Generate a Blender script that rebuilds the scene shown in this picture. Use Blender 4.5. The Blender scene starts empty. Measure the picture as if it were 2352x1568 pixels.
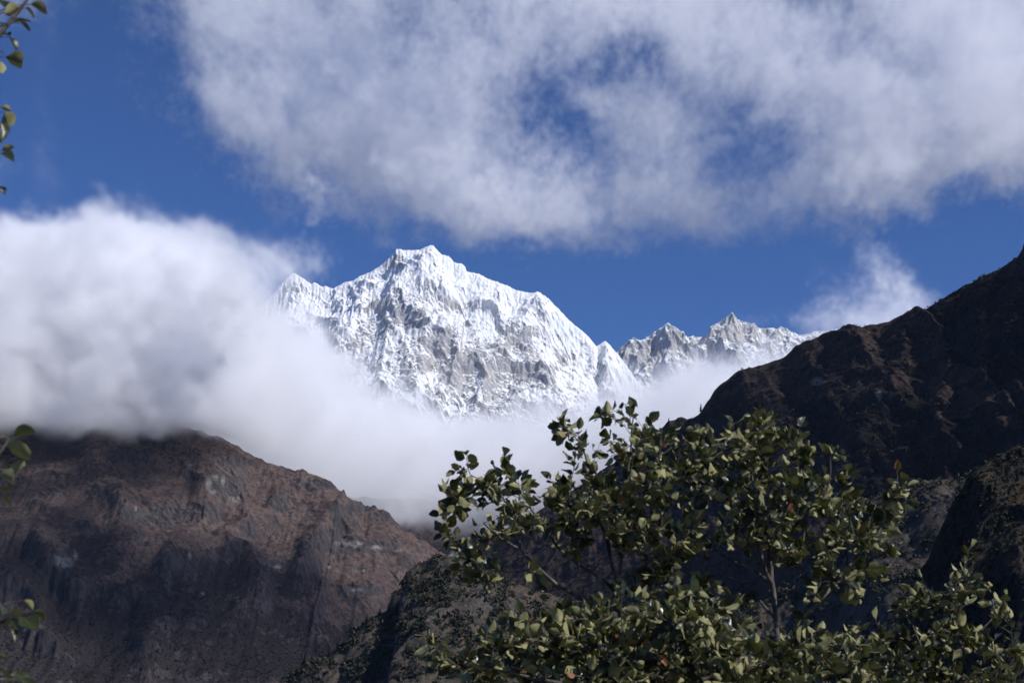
import bpy, math, random
import numpy as np
from mathutils import Vector

SC = bpy.context.scene
COL = SC.collection
R = math.radians

# ------------------------------------------------------------------ camera
PITCH = R(14.0)
EYE = Vector((0.0, 0.0, 1.7))
FPX = 2352 * 50 / 36.0            # focal length in pixels of a 2352 px wide frame
cam = bpy.data.cameras.new('camera')
cam.lens = 50; cam.sensor_width = 36; cam.clip_start = 0.1; cam.clip_end = 90000
cam.dof.use_dof = True; cam.dof.focus_distance = 3000; cam.dof.aperture_fstop = 8.0
cam_o = bpy.data.objects.new('camera', cam); COL.objects.link(cam_o)
cam_o.location = EYE; cam_o.rotation_euler = (R(90) + PITCH, 0, 0)
SC.camera = cam_o

# ------------------------------------------------------------------ sun, sky, exposure
SUN_AZ, SUN_EL = R(120), R(41)    # azimuth clockwise from the viewing direction (+Y)
sun = bpy.data.lights.new('sun', 'SUN'); sun.energy = 4.65; sun.angle = R(0.53); sun.color = (1.0, 0.975, 0.955)
sun_o = bpy.data.objects.new('sun', sun); COL.objects.link(sun_o)
SDIR = Vector((math.sin(SUN_AZ) * math.cos(SUN_EL), math.cos(SUN_AZ) * math.cos(SUN_EL), math.sin(SUN_EL)))
sun_o.rotation_euler = (-SDIR).to_track_quat('-Z', 'Y').to_euler()

world = bpy.data.worlds.new('World'); SC.world = world; world.use_nodes = True
wn = world.node_tree
bg = wn.nodes['Background']; bg.inputs['Strength'].default_value = 0.067
sky = wn.nodes.new('ShaderNodeTexSky'); sky.sky_type = 'NISHITA'; sky.sun_disc = False
sky.sun_elevation = SUN_EL; sky.sun_rotation = SUN_AZ
sky.altitude = 2800; sky.air_density = 1.0; sky.dust_density = 0.2; sky.ozone_density = 4.0
wb = wn.nodes.new('ShaderNodeMix'); wb.data_type = 'RGBA'; wb.blend_type = 'MULTIPLY'; wb.inputs[0].default_value = 1
wb.inputs[7].default_value = (0.56, 0.88, 1.40, 1)       # the cool white balance of the photograph
wn.links.new(sky.outputs[0], wb.inputs[6]); wn.links.new(wb.outputs[2], bg.inputs[0])

SC.view_settings.view_transform = 'Standard'; SC.view_settings.look = 'None'
SC.view_settings.exposure = 0.0; SC.view_settings.gamma = 1.0
SC.cycles.max_bounces = 14; SC.cycles.volume_bounces = 12; SC.cycles.diffuse_bounces = 3
SC.cycles.transparent_max_bounces = 12
SC.cycles.volume_step_rate = 4.0; SC.cycles.volume_max_steps = 512
SC.cycles.use_adaptive_sampling = True; SC.cycles.adaptive_threshold = 0.02
SC.cycles.sample_clamp_indirect = 6.0

# ------------------------------------------------------------------ helpers
def at(px, py, Y):
    """the point of the world at depth Y that the photograph shows at (px, py) of a 2352 px wide frame"""
    cx, cy = (px - 1176) / FPX, (784 - py) / FPX
    d = Vector((cx, math.cos(PITCH) - cy * math.sin(PITCH), math.sin(PITCH) + cy * math.cos(PITCH)))
    return EYE + d * (Y / d.y)

def project(x, y, z):
    """numpy: world to frame pixels"""
    z = z - EYE.z
    c, s = math.cos(PITCH), math.sin(PITCH)
    depth = y * c + z * s
    up = -y * s + z * c
    depth = np.maximum(depth, 1e-3)
    return 1176 + FPX * x / depth, 784 - FPX * up / depth

def tag(o, label=None, cat=None, group=None, kind=None):
    if label: o['label'] = label
    if cat: o['category'] = cat
    if group: o['group'] = group
    if kind: o['kind'] = kind
    return o

def mesh_np(name, V, F, mat, parent=None, smooth=True, attrs=None, uv=None):
    """one mesh object from numpy vertices and an (n, k) array of faces"""
    me = bpy.data.meshes.new(name)
    V = np.asarray(V, np.float32); F = np.asarray(F, np.int32)
    n, k = F.shape
    me.vertices.add(len(V)); me.vertices.foreach_set('co', V.ravel())
    me.loops.add(n * k); me.loops.foreach_set('vertex_index', F.ravel())
    me.polygons.add(n)
    me.polygons.foreach_set('loop_start', np.arange(n, dtype=np.int32) * k)
    me.polygons.foreach_set('loop_total', np.full(n, k, np.int32))
    me.polygons.foreach_set('use_smooth', np.full(n, smooth, bool))
    for an, av in (attrs or {}).items():
        a = me.attributes.new(an, 'FLOAT', 'POINT'); a.data.foreach_set('value', np.asarray(av, np.float32).ravel())
    if uv is not None:
        l = me.uv_layers.new(name='uv'); l.data.foreach_set('uv', np.asarray(uv, np.float32)[F.ravel()].ravel())
    me.update(calc_edges=True)
    me.materials.append(mat)
    o = bpy.data.objects.new(name, me); COL.objects.link(o)
    if parent: o.parent = parent
    return o

def sstep(a, b, x):
    t = np.clip((x - a) / (b - a), 0, 1)
    return t * t * (3 - 2 * t)

_perm = {}
def perlin(x, y, seed=0):
    if seed not in _perm:
        r = np.random.RandomState(seed)
        p = r.permutation(512); a = r.rand(512) * 2 * np.pi
        _perm[seed] = (p, np.cos(a), np.sin(a))
    p, gx, gy = _perm[seed]
    xi = np.floor(x).astype(np.int64); yi = np.floor(y).astype(np.int64)
    xf = x - xi; yf = y - yi
    u = xf * xf * xf * (xf * (xf * 6 - 15) + 10); v = yf * yf * yf * (yf * (yf * 6 - 15) + 10)
    def g(ix, iy, fx, fy):
        h = p[(p[ix & 511] + iy) & 511]
        return gx[h] * fx + gy[h] * fy
    n00 = g(xi, yi, xf, yf); n10 = g(xi + 1, yi, xf - 1, yf)
    n01 = g(xi, yi + 1, xf, yf - 1); n11 = g(xi + 1, yi + 1, xf - 1, yf - 1)
    a = n00 + u * (n10 - n00); b = n01 + u * (n11 - n01)
    return (a + v * (b - a)) * 1.5

def fbm(x, y, oct=5, seed=0, gain=0.5):
    t = 0; a = 1.0
    for i in range(oct):
        t = t + a * perlin(x * 2 ** i + 17.3 * i, y * 2 ** i + 5.1 * i, seed + i); a *= gain
    return t

def ridged(x, y, oct=5, seed=0, gain=0.5):
    t = 0; a = 1.0; w = 1.0
    for i in range(oct):
        n = 1 - np.abs(perlin(x * 2.03 ** i + 9.7 * i, y * 2.03 ** i + 3.3 * i, seed + i)) * 1.6
        n = np.clip(n, 0, 1) ** 2 * w
        t = t + a * n; w = np.clip(n * 1.6, 0, 1); a *= gain
    return t

def gully(x, y, dx, dy, seed=0):
    """stripes running along the direction (dx, dy): +1 on sharp ridges, -1 in gullies (cell size 1)"""
    r = np.random.RandomState(seed); T = r.rand(4, 4096)
    xi = np.floor(x).astype(np.int64); yi = np.floor(y).astype(np.int64)
    px, py = -dy, dx
    C = 0; S = 0
    for i in (-1, 0, 1):
        for j in (-1, 0, 1):
            h = ((xi + i) * 7919 + (yi + j) * 104729 + seed * 31) & 4095
            vx = x - (xi + i + 0.2 + 0.6 * T[0][h]); vy = y - (yi + j + 0.2 + 0.6 * T[1][h])
            w = np.exp(-2.2 * (vx * vx + vy * vy))
            ph = 2 * np.pi * (vx * px + vy * py) * 1.15 + 0.0 * T[2][h]
            C = C + w * np.cos(ph); S = S + w * np.sin(ph)
    return 1 - 2 * np.abs(np.arctan2(S, C)) / np.pi

def polydist(px, py, pts):
    """distance in pixels to a polyline, and the parameter along it"""
    best = np.full(px.shape, 1e9); tt = np.zeros(px.shape)
    n = len(pts) - 1
    for i in range(n):
        ax, ay = pts[i]; bx, by = pts[i + 1]
        ex, ey = bx - ax, by - ay
        t = np.clip(((px - ax) * ex + (py - ay) * ey) / (ex * ex + ey * ey + 1e-9), 0, 1)
        d = np.hypot(px - ax - t * ex, py - ay - t * ey)
        m = d < best
        best = np.where(m, d, best); tt = np.where(m, (i + t) / n, tt)
    return best, tt

# ------------------------------------------------------------------ node helpers
def new_mat(name):
    m = bpy.data.materials.new(name); m.use_nodes = True
    nt = m.node_tree
    return m, nt, nt.nodes['Principled BSDF'], nt.nodes['Material Output']
def nd(nt, t, **kw):
    n = nt.nodes.new(t)
    for k, v in kw.items():
        if k in n.inputs: n.inputs[k].default_value = v
        else: setattr(n, k, v)
    return n
def lk(nt, a, b): nt.links.new(a, b)
def mixc(nt, fac, a, b):
    n = nt.nodes.new('ShaderNodeMix'); n.data_type = 'RGBA'
    for s, v in ((0, fac), (6, a), (7, b)):
        if isinstance(v, bpy.types.NodeSocket): nt.links.new(v, n.inputs[s])
        elif s == 0: n.inputs[0].default_value = v
        else: n.inputs[s].default_value = (*v, 1)
    return n.outputs[2]
def noise(nt, scale, detail=6, rough=0.55, vec=None, dist=0.0):
    n = nt.nodes.new('ShaderNodeTexNoise')
    n.inputs['Scale'].default_value = scale; n.inputs['Detail'].default_value = detail; n.inputs['Roughness'].default_value = rough
    n.inputs['Distortion'].default_value = dist
    if vec is not None: nt.links.new(vec, n.inputs['Vector'])
    return n.outputs['Fac']
def ramp(nt, src, a, b):
    n = nt.nodes.new('ShaderNodeMapRange'); n.interpolation_type = 'SMOOTHSTEP'
    n.inputs['From Min'].default_value = a; n.inputs['From Max'].default_value = b
    nt.links.new(src, n.inputs['Value']); return n.outputs['Result']
def attr(nt, name):
    n = nt.nodes.new('ShaderNodeAttribute'); n.attribute_name = name; return n.outputs['Fac']
def math_n(nt, op, a, b=None, c=None):
    n = nt.nodes.new('ShaderNodeMath'); n.operation = op
    for i, v in enumerate((a, b, c)):
        if v is None: continue
        if isinstance(v, bpy.types.NodeSocket): nt.links.new(v, n.inputs[i])
        else: n.inputs[i].default_value = v
    return n.outputs[0]
def obj_coord(nt): return nt.nodes.new('ShaderNodeTexCoord').outputs['Object']
def bump(nt, bsdf, h, strength, dist):
    b = nt.nodes.new('ShaderNodeBump'); b.inputs['Strength'].default_value = strength; b.inputs['Distance'].default_value = dist
    nt.links.new(h, b.inputs['Height']); nt.links.new(b.outputs[0], bsdf.inputs['Normal'])

# ------------------------------------------------------------------ terrain
def sheet(name, crest, dist, dx, ds, S, B, front, back, disp_fn, mat, attr_fn, rough=(0, 1), ledge=None, xpad=0):
    """a mountainside: a crest traced at its distance, a front face running down S metres and a back face B metres.
    front(s) gives the slope angle (radians) at s metres below the crest; disp_fn moves the face along its normal"""
    P = [at(px, py, dist(px)) for px, py in crest]
    cx = np.array([p.x for p in P]); cy = np.array([p.y for p in P]); cz = np.array([p.z for p in P])
    x = np.arange(cx[0] - xpad, cx[-1] + xpad, dx)
    zc = np.interp(x, cx, cz); yc = np.interp(x, cx, cy)
    amp, wl = rough
    zc = zc + amp * fbm(x / wl, x * 0 + 3.7, 5, 71, 0.6)
    sf = np.arange(0, S, ds); sb = np.arange(B, 0, -ds * 2.5)
    ang = np.array([front(v) for v in sf])
    oy = -np.concatenate([[0], np.cumsum(np.cos(ang[:-1]) * ds)]); oz = -np.concatenate([[0], np.cumsum(np.sin(ang[:-1]) * ds)])
    s = np.concatenate([-sb, sf])
    oy = np.concatenate([sb * math.cos(back), oy]); oz = np.concatenate([-sb * math.sin(back), oz])
    X, Sg = np.meshgrid(x, s)
    Y = yc[None, :] + oy[:, None]; Z = zc[None, :] + oz[:, None]
    a = np.concatenate([np.full(len(sb), -back), ang])
    ny = -np.sin(a)[:, None]; nz = np.cos(a)[:, None]
    px, py = project(X, Y, Z)
    h = disp_fn(X, Sg, px, py, oz, a)
    Y2 = Y + ny * h; Z2 = Z + nz * h
    V = np.stack([X, Y2, Z2], -1)
    # normals
    du = np.gradient(V, axis=1); dv = np.gradient(V, axis=0)
    N = np.cross(dv, du); N /= np.linalg.norm(N, axis=-1, keepdims=True) + 1e-9
    N *= np.sign(N[..., 2:3] + 1e-9)
    lap = blur(h, 3) - h
    px2, py2 = project(X, Y2, Z2)
    at_ = attr_fn(X, Sg, px2, py2, N, h, lap, Z2)
    nr, nc = X.shape
    idx = np.arange(nr * nc).reshape(nr, nc)
    F = np.stack([idx[:-1, :-1], idx[1:, :-1], idx[1:, 1:], idx[:-1, 1:]], -1).reshape(-1, 4)
    o = mesh_np(name, V.reshape(-1, 3), F, mat, attrs={k: v.ravel() for k, v in at_.items()})
    return o, V, N, at_, (px2, py2)

def blur(a, r):
    k = 2 * r + 1
    def b1(a, axis):
        p = [(0, 0), (0, 0)]; p[axis] = (r + 1, r)
        c = np.cumsum(np.pad(a, p, mode='edge'), axis=axis)
        return (np.take(c, range(k, c.shape[axis]), axis) - np.take(c, range(0, c.shape[axis] - k), axis)) / k
    return b1(b1(a, 0), 1)

def erode(X, S, h, elev, octs, seed):
    """add gullies that follow the fall line of elevation elev + h; octs = [(wavelength, amplitude), ...]"""
    dx = X[0, 1] - X[0, 0]; ds = S[-1, 0] - S[-2, 0]
    for i, (wl, am) in enumerate(octs):
        H = blur(elev + h, 2)
        g = np.gradient(H)
        gx, gs = g[1] / dx, g[0] / ds
        n = np.hypot(gx, gs) + 1e-6
        st = sstep(0.1, 0.5, n)
        h = h + am * st * gully(X / wl, S / wl, -gx / n, -gs / n, seed + i)
    return h

def blob(px, py, items):
    m = np.zeros(px.shape)
    for cx, cy, rx, ry in items:
        m = np.maximum(m, 1 - np.hypot((px - cx) / rx, (py - cy) / ry))
    return np.clip(m, 0, 1)

# --- ground: the valley floor
gm, nt, bs, _ = new_mat('ground')
oc = obj_coord(nt)
lk(nt, mixc(nt, noise(nt, 0.4, 8, vec=oc), (0.05, 0.045, 0.03), (0.09, 0.07, 0.045)), bs.inputs['Base Color']); bs.inputs['Roughness'].default_value = 0.95
rr = np.concatenate([np.linspace(0.5, 40, 40), np.geomspace(42, 40000, 60)])
th = np.linspace(0, 2 * np.pi, 97)[:-1]
RR, TH = np.meshgrid(rr, th, indexing='ij')
gx_, gy_ = RR * np.sin(TH), RR * np.cos(TH)
gz_ = -90 * sstep(30, 320, RR) + 0.12 * fbm(gx_ / 6, gy_ / 6, 3, 401) * sstep(0, 3, RR)
ii = np.arange(RR.size).reshape(RR.shape); jj = np.roll(ii, -1, 1)
GF = np.stack([ii[:-1], jj[:-1], jj[1:], ii[1:]], -1).reshape(-1, 4)
tag(mesh_np('ground', np.stack([gx_, gy_, gz_], -1).reshape(-1, 3), GF, gm), kind='structure')

# --- snow and rock
def snow_mat(name):
    m, nt, bs, out = new_mat(name)
    oc = obj_coord(nt)
    s = attr(nt, 'snow')
    fine = noise(nt, 0.05, 6, 0.7, oc)
    str_ = nt.nodes.new('ShaderNodeMapping'); str_.inputs['Scale'].default_value = (1, 0.25, 0.25); lk(nt, oc, str_.inputs[0])
    fine2 = noise(nt, 0.09, 5, 0.65, str_.outputs[0])
    f = math_n(nt, 'ADD', s, math_n(nt, 'MULTIPLY', math_n(nt, 'SUBTRACT', math_n(nt, 'ADD', fine, fine2), 1.0), 1.3))
    f = ramp(nt, f, 0.38, 0.56)
    rock = mixc(nt, ramp(nt, noise(nt, 0.006, 6, 0.6, oc), 0.35, 0.65), (0.42, 0.42, 0.435), (0.55, 0.525, 0.495))
    rock = mixc(nt, math_n(nt, 'MULTIPLY', ramp(nt, noise(nt, 0.02, 4, 0.6, str_.outputs[0]), 0.48, 0.66), 0.85), rock, (0.30, 0.305, 0.33))
    c = mixc(nt, f, rock, (0.90, 0.915, 0.94))
    ice = attr(nt, 'ice')
    c = mixc(nt, ice, c, (0.72, 0.86, 0.93))
    lk(nt, c, bs.inputs['Base Color']); bs.inputs['Roughness'].default_value = 0.75
    bs.inputs['Specular IOR Level'].default_value = 0.2
    h = math_n(nt, 'ADD', noise(nt, 0.035, 8, 0.7, oc), math_n(nt, 'MULTIPLY', f, 0.15))
    bump(nt, bs, h, 0.9, 26)
    return m
SNOW = snow_mat('snow_and_rock')

def c1(cx, cy): return (588 + 0.375 * cx, 516.8 + 0.375 * cy)
def c7(cx, cy): return (1378 + 0.2441 * cx, 689 + 0.2441 * cy)
peak_crest = [(440, 760), (520, 735), (600, 705)] + [c1(*p) for p in [(100, 430), (150, 370), (200, 320), (237, 302), (270, 320), (340, 368), (360, 355), (400, 380), (430, 382), (470, 402), (520, 375), (560, 362),
    (590, 357), (640, 315), (700, 290), (750, 260), (780, 235), (820, 205), (860, 160), (890, 163), (930, 163), (1000, 160), (1040, 146), (1060, 139), (1085, 139), (1105, 157), (1135, 188), (1180, 192), (1200, 215),
    (1215, 236), (1260, 240), (1282, 262), (1290, 296), (1330, 297), (1390, 316), (1410, 330), (1470, 357), (1540, 380), (1600, 404), (1650, 415), (1700, 425), (1730, 421), (1770, 440), (1810, 475), (1850, 520),
    (1880, 556), (1900, 578), (1950, 620), (2000, 660), (2040, 700), (2070, 738), (2085, 757), (2110, 738), (2135, 720), (2160, 736), (2190, 765), (2230, 810), (2280, 880), (2330, 950)]] + [(1520, 920), (1600, 960)]
RIBS = [  # ridges running down the face, in frame pixels: (points, width, height)
    ([c1(*p) for p in [(1075, 140), (1080, 200), (1090, 290), (1125, 380), (1150, 470)]], 26, 75),
    ([c1(*p) for p in [(870, 165), (920, 230), (970, 290), (1030, 370), (1100, 430)]], 26, 80),
    ([c1(*p) for p in [(560, 365), (600, 450), (640, 560), (660, 700), (700, 830)]], 30, 70),
    ([c1(*p) for p in [(470, 400), (520, 520), (580, 640), (600, 720)]], 24, 55),
    ([c1(*p) for p in [(1290, 300), (1310, 400), (1380, 520), (1350, 590)]], 26, 60),
    ([c1(*p) for p in [(1480, 360), (1500, 480), (1420, 580), (1370, 640), (1330, 700)]], 26, 55),
    ([c1(*p) for p in [(1730, 425), (1720, 520), (1640, 620), (1560, 720)]], 30, 60),
    ([c1(*p) for p in [(1880, 560), (1960, 640), (2040, 720), (2075, 790), (2060, 880), (2000, 990)]], 24, 70),
    ([c1(*p) for p in [(1440, 860), (1400, 950), (1360, 1060), (1330, 1150)]], 24, 75),
    ([c1(*p) for p in [(1180, 580), (1100, 700), (1200, 880), (1180, 1000), (1120, 1120)]], 26, 50),
    ([c1(*p) for p in [(2135, 722), (2150, 800), (2190, 900), (2250, 1000)]], 22, 55),
    ([c1(*p) for p in [(237, 303), (260, 400), (330, 520), (430, 660), (560, 850), (640, 1050)]], 26, 60),
    ([c1(*p) for p in [(1640, 680), (1700, 800), (1760, 900), (1720, 1050)]], 24, 45),
    ([c1(*p) for p in [(850, 560), (900, 700), (960, 880), (920, 1040)]], 26, 50)]
ROCKY = [c1(*p) + q for p, q in [((870, 215), (26, 26)), ((780, 255), (16, 12)), ((960, 270), (14, 26)), ((880, 560), (30, 22)), ((1120, 700), (60, 42)), ((1560, 640), (18, 20)), ((1100, 830), (60, 34)), ((1330, 830), (48, 44)),
    ((1240, 950), (40, 44)), ((1450, 990), (50, 60)), ((930, 960), (26, 34)), ((1880, 820), (50, 36)), ((1600, 720), (60, 34)), ((1680, 930), (60, 40)), ((1780, 470), (20, 16)), ((1180, 940), (24, 26)), ((690, 480), (24, 20)), ((240, 400), (30, 22)),
    ((750, 700), (26, 24)), ((1440, 1050), (44, 40)), ((1000, 620), (26, 20)), ((2130, 860), (14, 24))]]
SNOWY = [c1(*p) + q for p, q in [((1000, 240), (30, 44)), ((1190, 230), (30, 30)), ((1260, 380), (60, 40)), ((1000, 660), (44, 12)), ((1100, 610), (40, 12)), ((1140, 590), (26, 14)), ((900, 680), (26, 14)), ((690, 790), (24, 16)), ((750, 740), (14, 28)), ((1370, 550), (20, 14)), ((1900, 620), (46, 20)), ((1960, 680), (34, 18)),
    ((1000, 1000), (14, 44)), ((1090, 920), (16, 20)), ((1370, 1000), (10, 44)), ((2170, 820), (20, 40)), ((560, 580), (26, 60)), ((540, 830), (20, 20)), ((640, 970), (30, 16)), ((1780, 820), (24, 16)), ((1690, 1030), (30, 14))]]
def peak_disp(X, S, px, py, oz, a):
    fade = sstep(0, 160, np.abs(S)) * 0.96 + 0.04
    wx = 60 * fbm(X / 500, S / 500, 4, 101); ws_ = 60 * fbm(X / 500, S / 500, 4, 111)
    h = 70 * (ridged((X + wx) / 620, (S + ws_) / 900, 3, 121) - 0.7) * fade
    for pts, w, am in RIBS:
        d, t = polydist(px + 0.06 * wx, py + 0.06 * ws_, pts)
        h = h + 0.75 * am * np.exp(-d / w) * sstep(1.3, 0.6, t) * (0.35 + 0.65 * fade)
    h = h + 15 * (ridged((X + wx) / 210, (S + ws_) / 240, 4, 131) - 0.7) * (0.1 + 0.9 * fade)
    elev = np.repeat(oz[:, None], X.shape[1], 1) * 0.8
    low = sstep(350, 900, S + 140 * fbm(X / 400, S / 400, 3, 141))
    # ledges in the lower rock bands
    h = h + (1 - low) * 3.6 * (1 - 2 * np.abs(((X + 0.35 * wx + 14 * fbm(X / 90, S / 260, 3, 146)) / 30) % 1 - 0.5) * 2) * (0.4 + 0.6 * sstep(-0.3, 0.4, fbm(X / 220, S / 300, 3, 147)))
    band = S / 85 + X / 900 + 0.8 * fbm(X / 260, S / 200, 4, 151)
    f = band - np.floor(band)
    h = h + low * 11 * (sstep(0.0, 0.35, f) - f) * 1.6
    hc = h; h = erode(X, S, h, elev, [(230, 7), (105, 5), (52, 3.4), (27, 2.2)], 161)
    h = hc + (h - hc) * (0.25 + 0.75 * sstep(0, 70, np.abs(S))) + 3.0 * fbm(X / 60, S / 60, 4, 171)
    h = h + 5 * np.abs(fbm(X / 40, S / 34, 3, 181)) * low
    return h
def peak_attr(X, S, px, py, N, h, lap, Z):
    n = fbm(X / 240, S / 240, 5, 191, 0.6)
    low = sstep(250, 800, S)
    v = 1.34 - 0.46 * low + 0.24 * n
    v = v + 1.5 * (N[..., 2] - 0.56) + 0.035 * lap
    # snow gathers on right-leaning slopes less than on shelves
    v = v - 0.75 * blob(px, py, ROCKY) + 1.0 * blob(px, py, SNOWY) ** 0.7
    gl = np.maximum(blob(px, py, [c1(1230, 265) + (34, 16), c1(1170, 240) + (18, 14)]), blob(px, py, [c1(1930, 640) + (48, 14), c1(1860, 590) + (28, 10)]))
    return {'snow': v, 'ice': np.clip(gl * 1.5, 0, 1) * 0.7 * sstep(-0.3, 0.3, fbm(X / 60, S / 40, 3, 201))}
DEG = math.pi / 180
pk, *_ = sheet('snow_mountain', peak_crest, lambda p: 10000, 5.0, 5.0, 2300, 900, lambda s: (50 + 5 * math.cos(s / 300)) * DEG, 48 * DEG,
               peak_disp, SNOW, peak_attr, rough=(2.5, 60))
tag(pk, kind='structure')

ridge_crest = [(1340, 930), (1390, 850), (1410, 815)] + [c7(*p) for p in [(170, 470), (215, 425), (250, 400), (310, 370), (360, 378), (420, 375), (440, 350), (500, 315), (570, 270), (620, 242), (640, 234), (670, 250), (720, 270), (760, 303), (790, 290), (800, 320), (840, 345),
    (880, 342), (950, 345), (1000, 347), (1020, 310), (1040, 270), (1080, 237), (1140, 197), (1180, 172), (1225, 155), (1243, 138), (1262, 158), (1290, 180), (1330, 200), (1400, 225), (1460, 230), (1500, 258), (1540, 270), (1620, 268), (1660, 280), (1700, 266),
    (1760, 268), (1800, 300), (1870, 332), (1930, 328), (1990, 315), (2050, 307), (2120, 288), (2200, 272), (2230, 268), (2275, 300), (2350, 380), (2500, 480)]] + [(2100, 860)]
R_ROCK = [c7(*p) + q for p, q in [((260, 480), (26, 22)), ((480, 470), (36, 26)), ((700, 390), (24, 22)), ((890, 410), (10, 12)), ((1190, 280), (14, 12)), ((1310, 350), (28, 18)), ((1440, 260), (18, 9)), ((1570, 295), (14, 8)), ((1490, 420), (10, 9)), ((1090, 250), (10, 6)), ((1140, 360), (9, 9)), ((420, 520), (30, 20))]]
R_RIBS = [([c7(*p) for p in [(640, 236), (600, 320), (650, 420), (640, 520), (600, 620)]], 14, 60), ([c7(*p) for p in [(1243, 140), (1230, 250), (1120, 360), (1180, 480), (1270, 570)]], 16, 70), ([c7(*p) for p in [(1700, 268), (1640, 380), (1560, 470), (1480, 580)]], 16, 40), ([c7(*p) for p in [(1040, 272), (1040, 380), (980, 500)]], 12, 35),
          ([c7(*p) for p in [(310, 372), (420, 450), (360, 560)]], 12, 40), ([c7(*p) for p in [(1990, 316), (1900, 400), (1800, 500)]], 14, 35)]
def ridge_disp(X, S, px, py, oz, a):
    fade = sstep(0, 120, np.abs(S)) * 0.92 + 0.08
    wx = 50 * fbm(X / 420, S / 420, 4, 301)
    h = 50 * (ridged((X + wx) / 420, S / 620, 3, 311) - 0.7) * fade
    for pts, w, am in R_RIBS:
        d, t = polydist(px + 0.05 * wx, py, pts)
        h = h + am * np.exp(-d / w) * (0.35 + 0.65 * fade)
    h = h + 16 * (ridged((X + wx) / 150, S / 180, 4, 321) - 0.7) * (0.15 + 0.85 * fade)
    h = erode(X, S, h, np.repeat(oz[:, None], X.shape[1], 1) * 0.8, [(190, 10), (80, 6), (40, 3)], 331)
    return h + 3.5 * fbm(X / 60, S / 60, 4, 341)
def ridge_attr(X, S, px, py, N, h, lap, Z):
    v = 0.72 + 0.22 * fbm(X / 200, S / 200, 5, 351, 0.6) + 1.5 * (N[..., 2] - 0.56) + 0.04 * lap
    return {'snow': v - 1.2 * blob(px, py, R_ROCK) ** 0.6, 'ice': X * 0}
rg, *_ = sheet('snow_ridge', ridge_crest, lambda p: 11500, 5.5, 5.5, 1500, 700, lambda s: 50 * DEG, 48 * DEG, ridge_disp, SNOW, ridge_attr, rough=(4, 50))
tag(rg, kind='structure')

# --- brown grass, scrub and rock of the lower hills
def hill_mat(name, grass, grass2, scrub, rock, pale, sc=1.0, bd=4.5):
    m, nt, bs, out = new_mat(name)
    oc = obj_coord(nt)
    n1 = noise(nt, 0.02 * sc, 8, 0.62, oc); n2 = noise(nt, 0.11 * sc, 7, 0.75, oc); n3 = noise(nt, 0.006 * sc, 5, 0.6, oc)
    g = mixc(nt, ramp(nt, n1, 0.35, 0.65), grass, grass2)
    g = mixc(nt, math_n(nt, 'MULTIPLY', ramp(nt, n2, 0.45, 0.57), 0.68), g, scrub)
    def thr(a, amp, lo, hi, src):
        return ramp(nt, math_n(nt, 'ADD', attr(nt, a), math_n(nt, 'MULTIPLY', math_n(nt, 'SUBTRACT', src, 0.5), amp)), lo, hi)
    c = mixc(nt, thr('veg', 2.0, 0.36, 0.70, n2), g, scrub)
    mp = nt.nodes.new('ShaderNodeMapping'); mp.inputs['Scale'].default_value = (1, 1, 0.3); lk(nt, oc, mp.inputs[0])
    n4 = noise(nt, 0.12 * sc, 6, 0.65, mp.outputs[0])
    rk = mixc(nt, ramp(nt, n4, 0.38, 0.64), rock, tuple(0.45 * v for v in rock))
    c = mixc(nt, thr('rock', 1.5, 0.42, 0.70, n2), c, rk)
    pl = mixc(nt, ramp(nt, n4, 0.4, 0.66), pale, tuple(0.35 * v for v in pale))
    c = mixc(nt, math_n(nt, 'MULTIPLY', ramp(nt, noise(nt, 0.075 * sc, 7, 0.78, mp.outputs[0]), 0.58, 0.72), 0.55), c, tuple(1.5 * v for v in grass2))
    c = mixc(nt, thr('pale', 3.2, 0.45, 0.75, n4), c, pl)
    lk(nt, c, bs.inputs['Base Color']); bs.inputs['Roughness'].default_value = 0.95; bs.inputs['Specular IOR Level'].default_value = 0.1
    hh = math_n(nt, 'ADD', noise(nt, 0.10 * sc, 8, 0.8, oc), math_n(nt, 'MULTIPLY', n4, 0.6))
    bump(nt, bs, hh, 0.7, bd / sc)
    return m

def ca(cx, cy): return (0.4394 * cx, 918.7 + 0.4394 * cy)
left_crest = [(-260, 962), (-120, 965), (0, 968), (120, 960), (250, 962), (360, 972), (440, 985), (480, 997)] + [ca(*p) for p in [(1170, 205), (1240, 240), (1300, 275), (1340, 298), (1400, 325), (1470, 350), (1530, 368), (1580, 362), (1610, 375), (1640, 383), (1700, 420),
    (1750, 450), (1785, 482), (1798, 470), (1815, 510), (1850, 530), (1900, 550), (1930, 570), (1965, 562), (2000, 578), (2035, 597), (2060, 630), (2090, 660), (2140, 685), (2200, 715), (2260, 760), (2310, 795)]] + [(1060, 1300), (1130, 1350), (1220, 1420), (1320, 1500)]
L_PALE = [ca(*p) + q for p, q in [((300, 830), (16, 24)), ((350, 845), (22, 20)), ((395, 820), (12, 22)), ((1090, 440), (13, 24)), ((1130, 400), (18, 10)), ((1165, 410), (8, 14)), ((1110, 480), (18, 10)), ((1230, 520), (26, 13)), ((1850, 750), (34, 10)), ((1960, 770), (30, 9)), ((1780, 745), (20, 7)), ((2090, 785), (22, 8)), ((1450, 870), (20, 9)), ((1860, 990), (24, 8)), ((125, 1190), (16, 18)), ((135, 1090), (12, 16)), ((990, 810), (9, 16)), ((710, 560), (7, 12)), ((1720, 870), (10, 7)), ((1900, 890), (9, 9)), ((1060, 1010), (9, 7)), ((1300, 560), (10, 5)), ((190, 1330), (8, 8))]]
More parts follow.
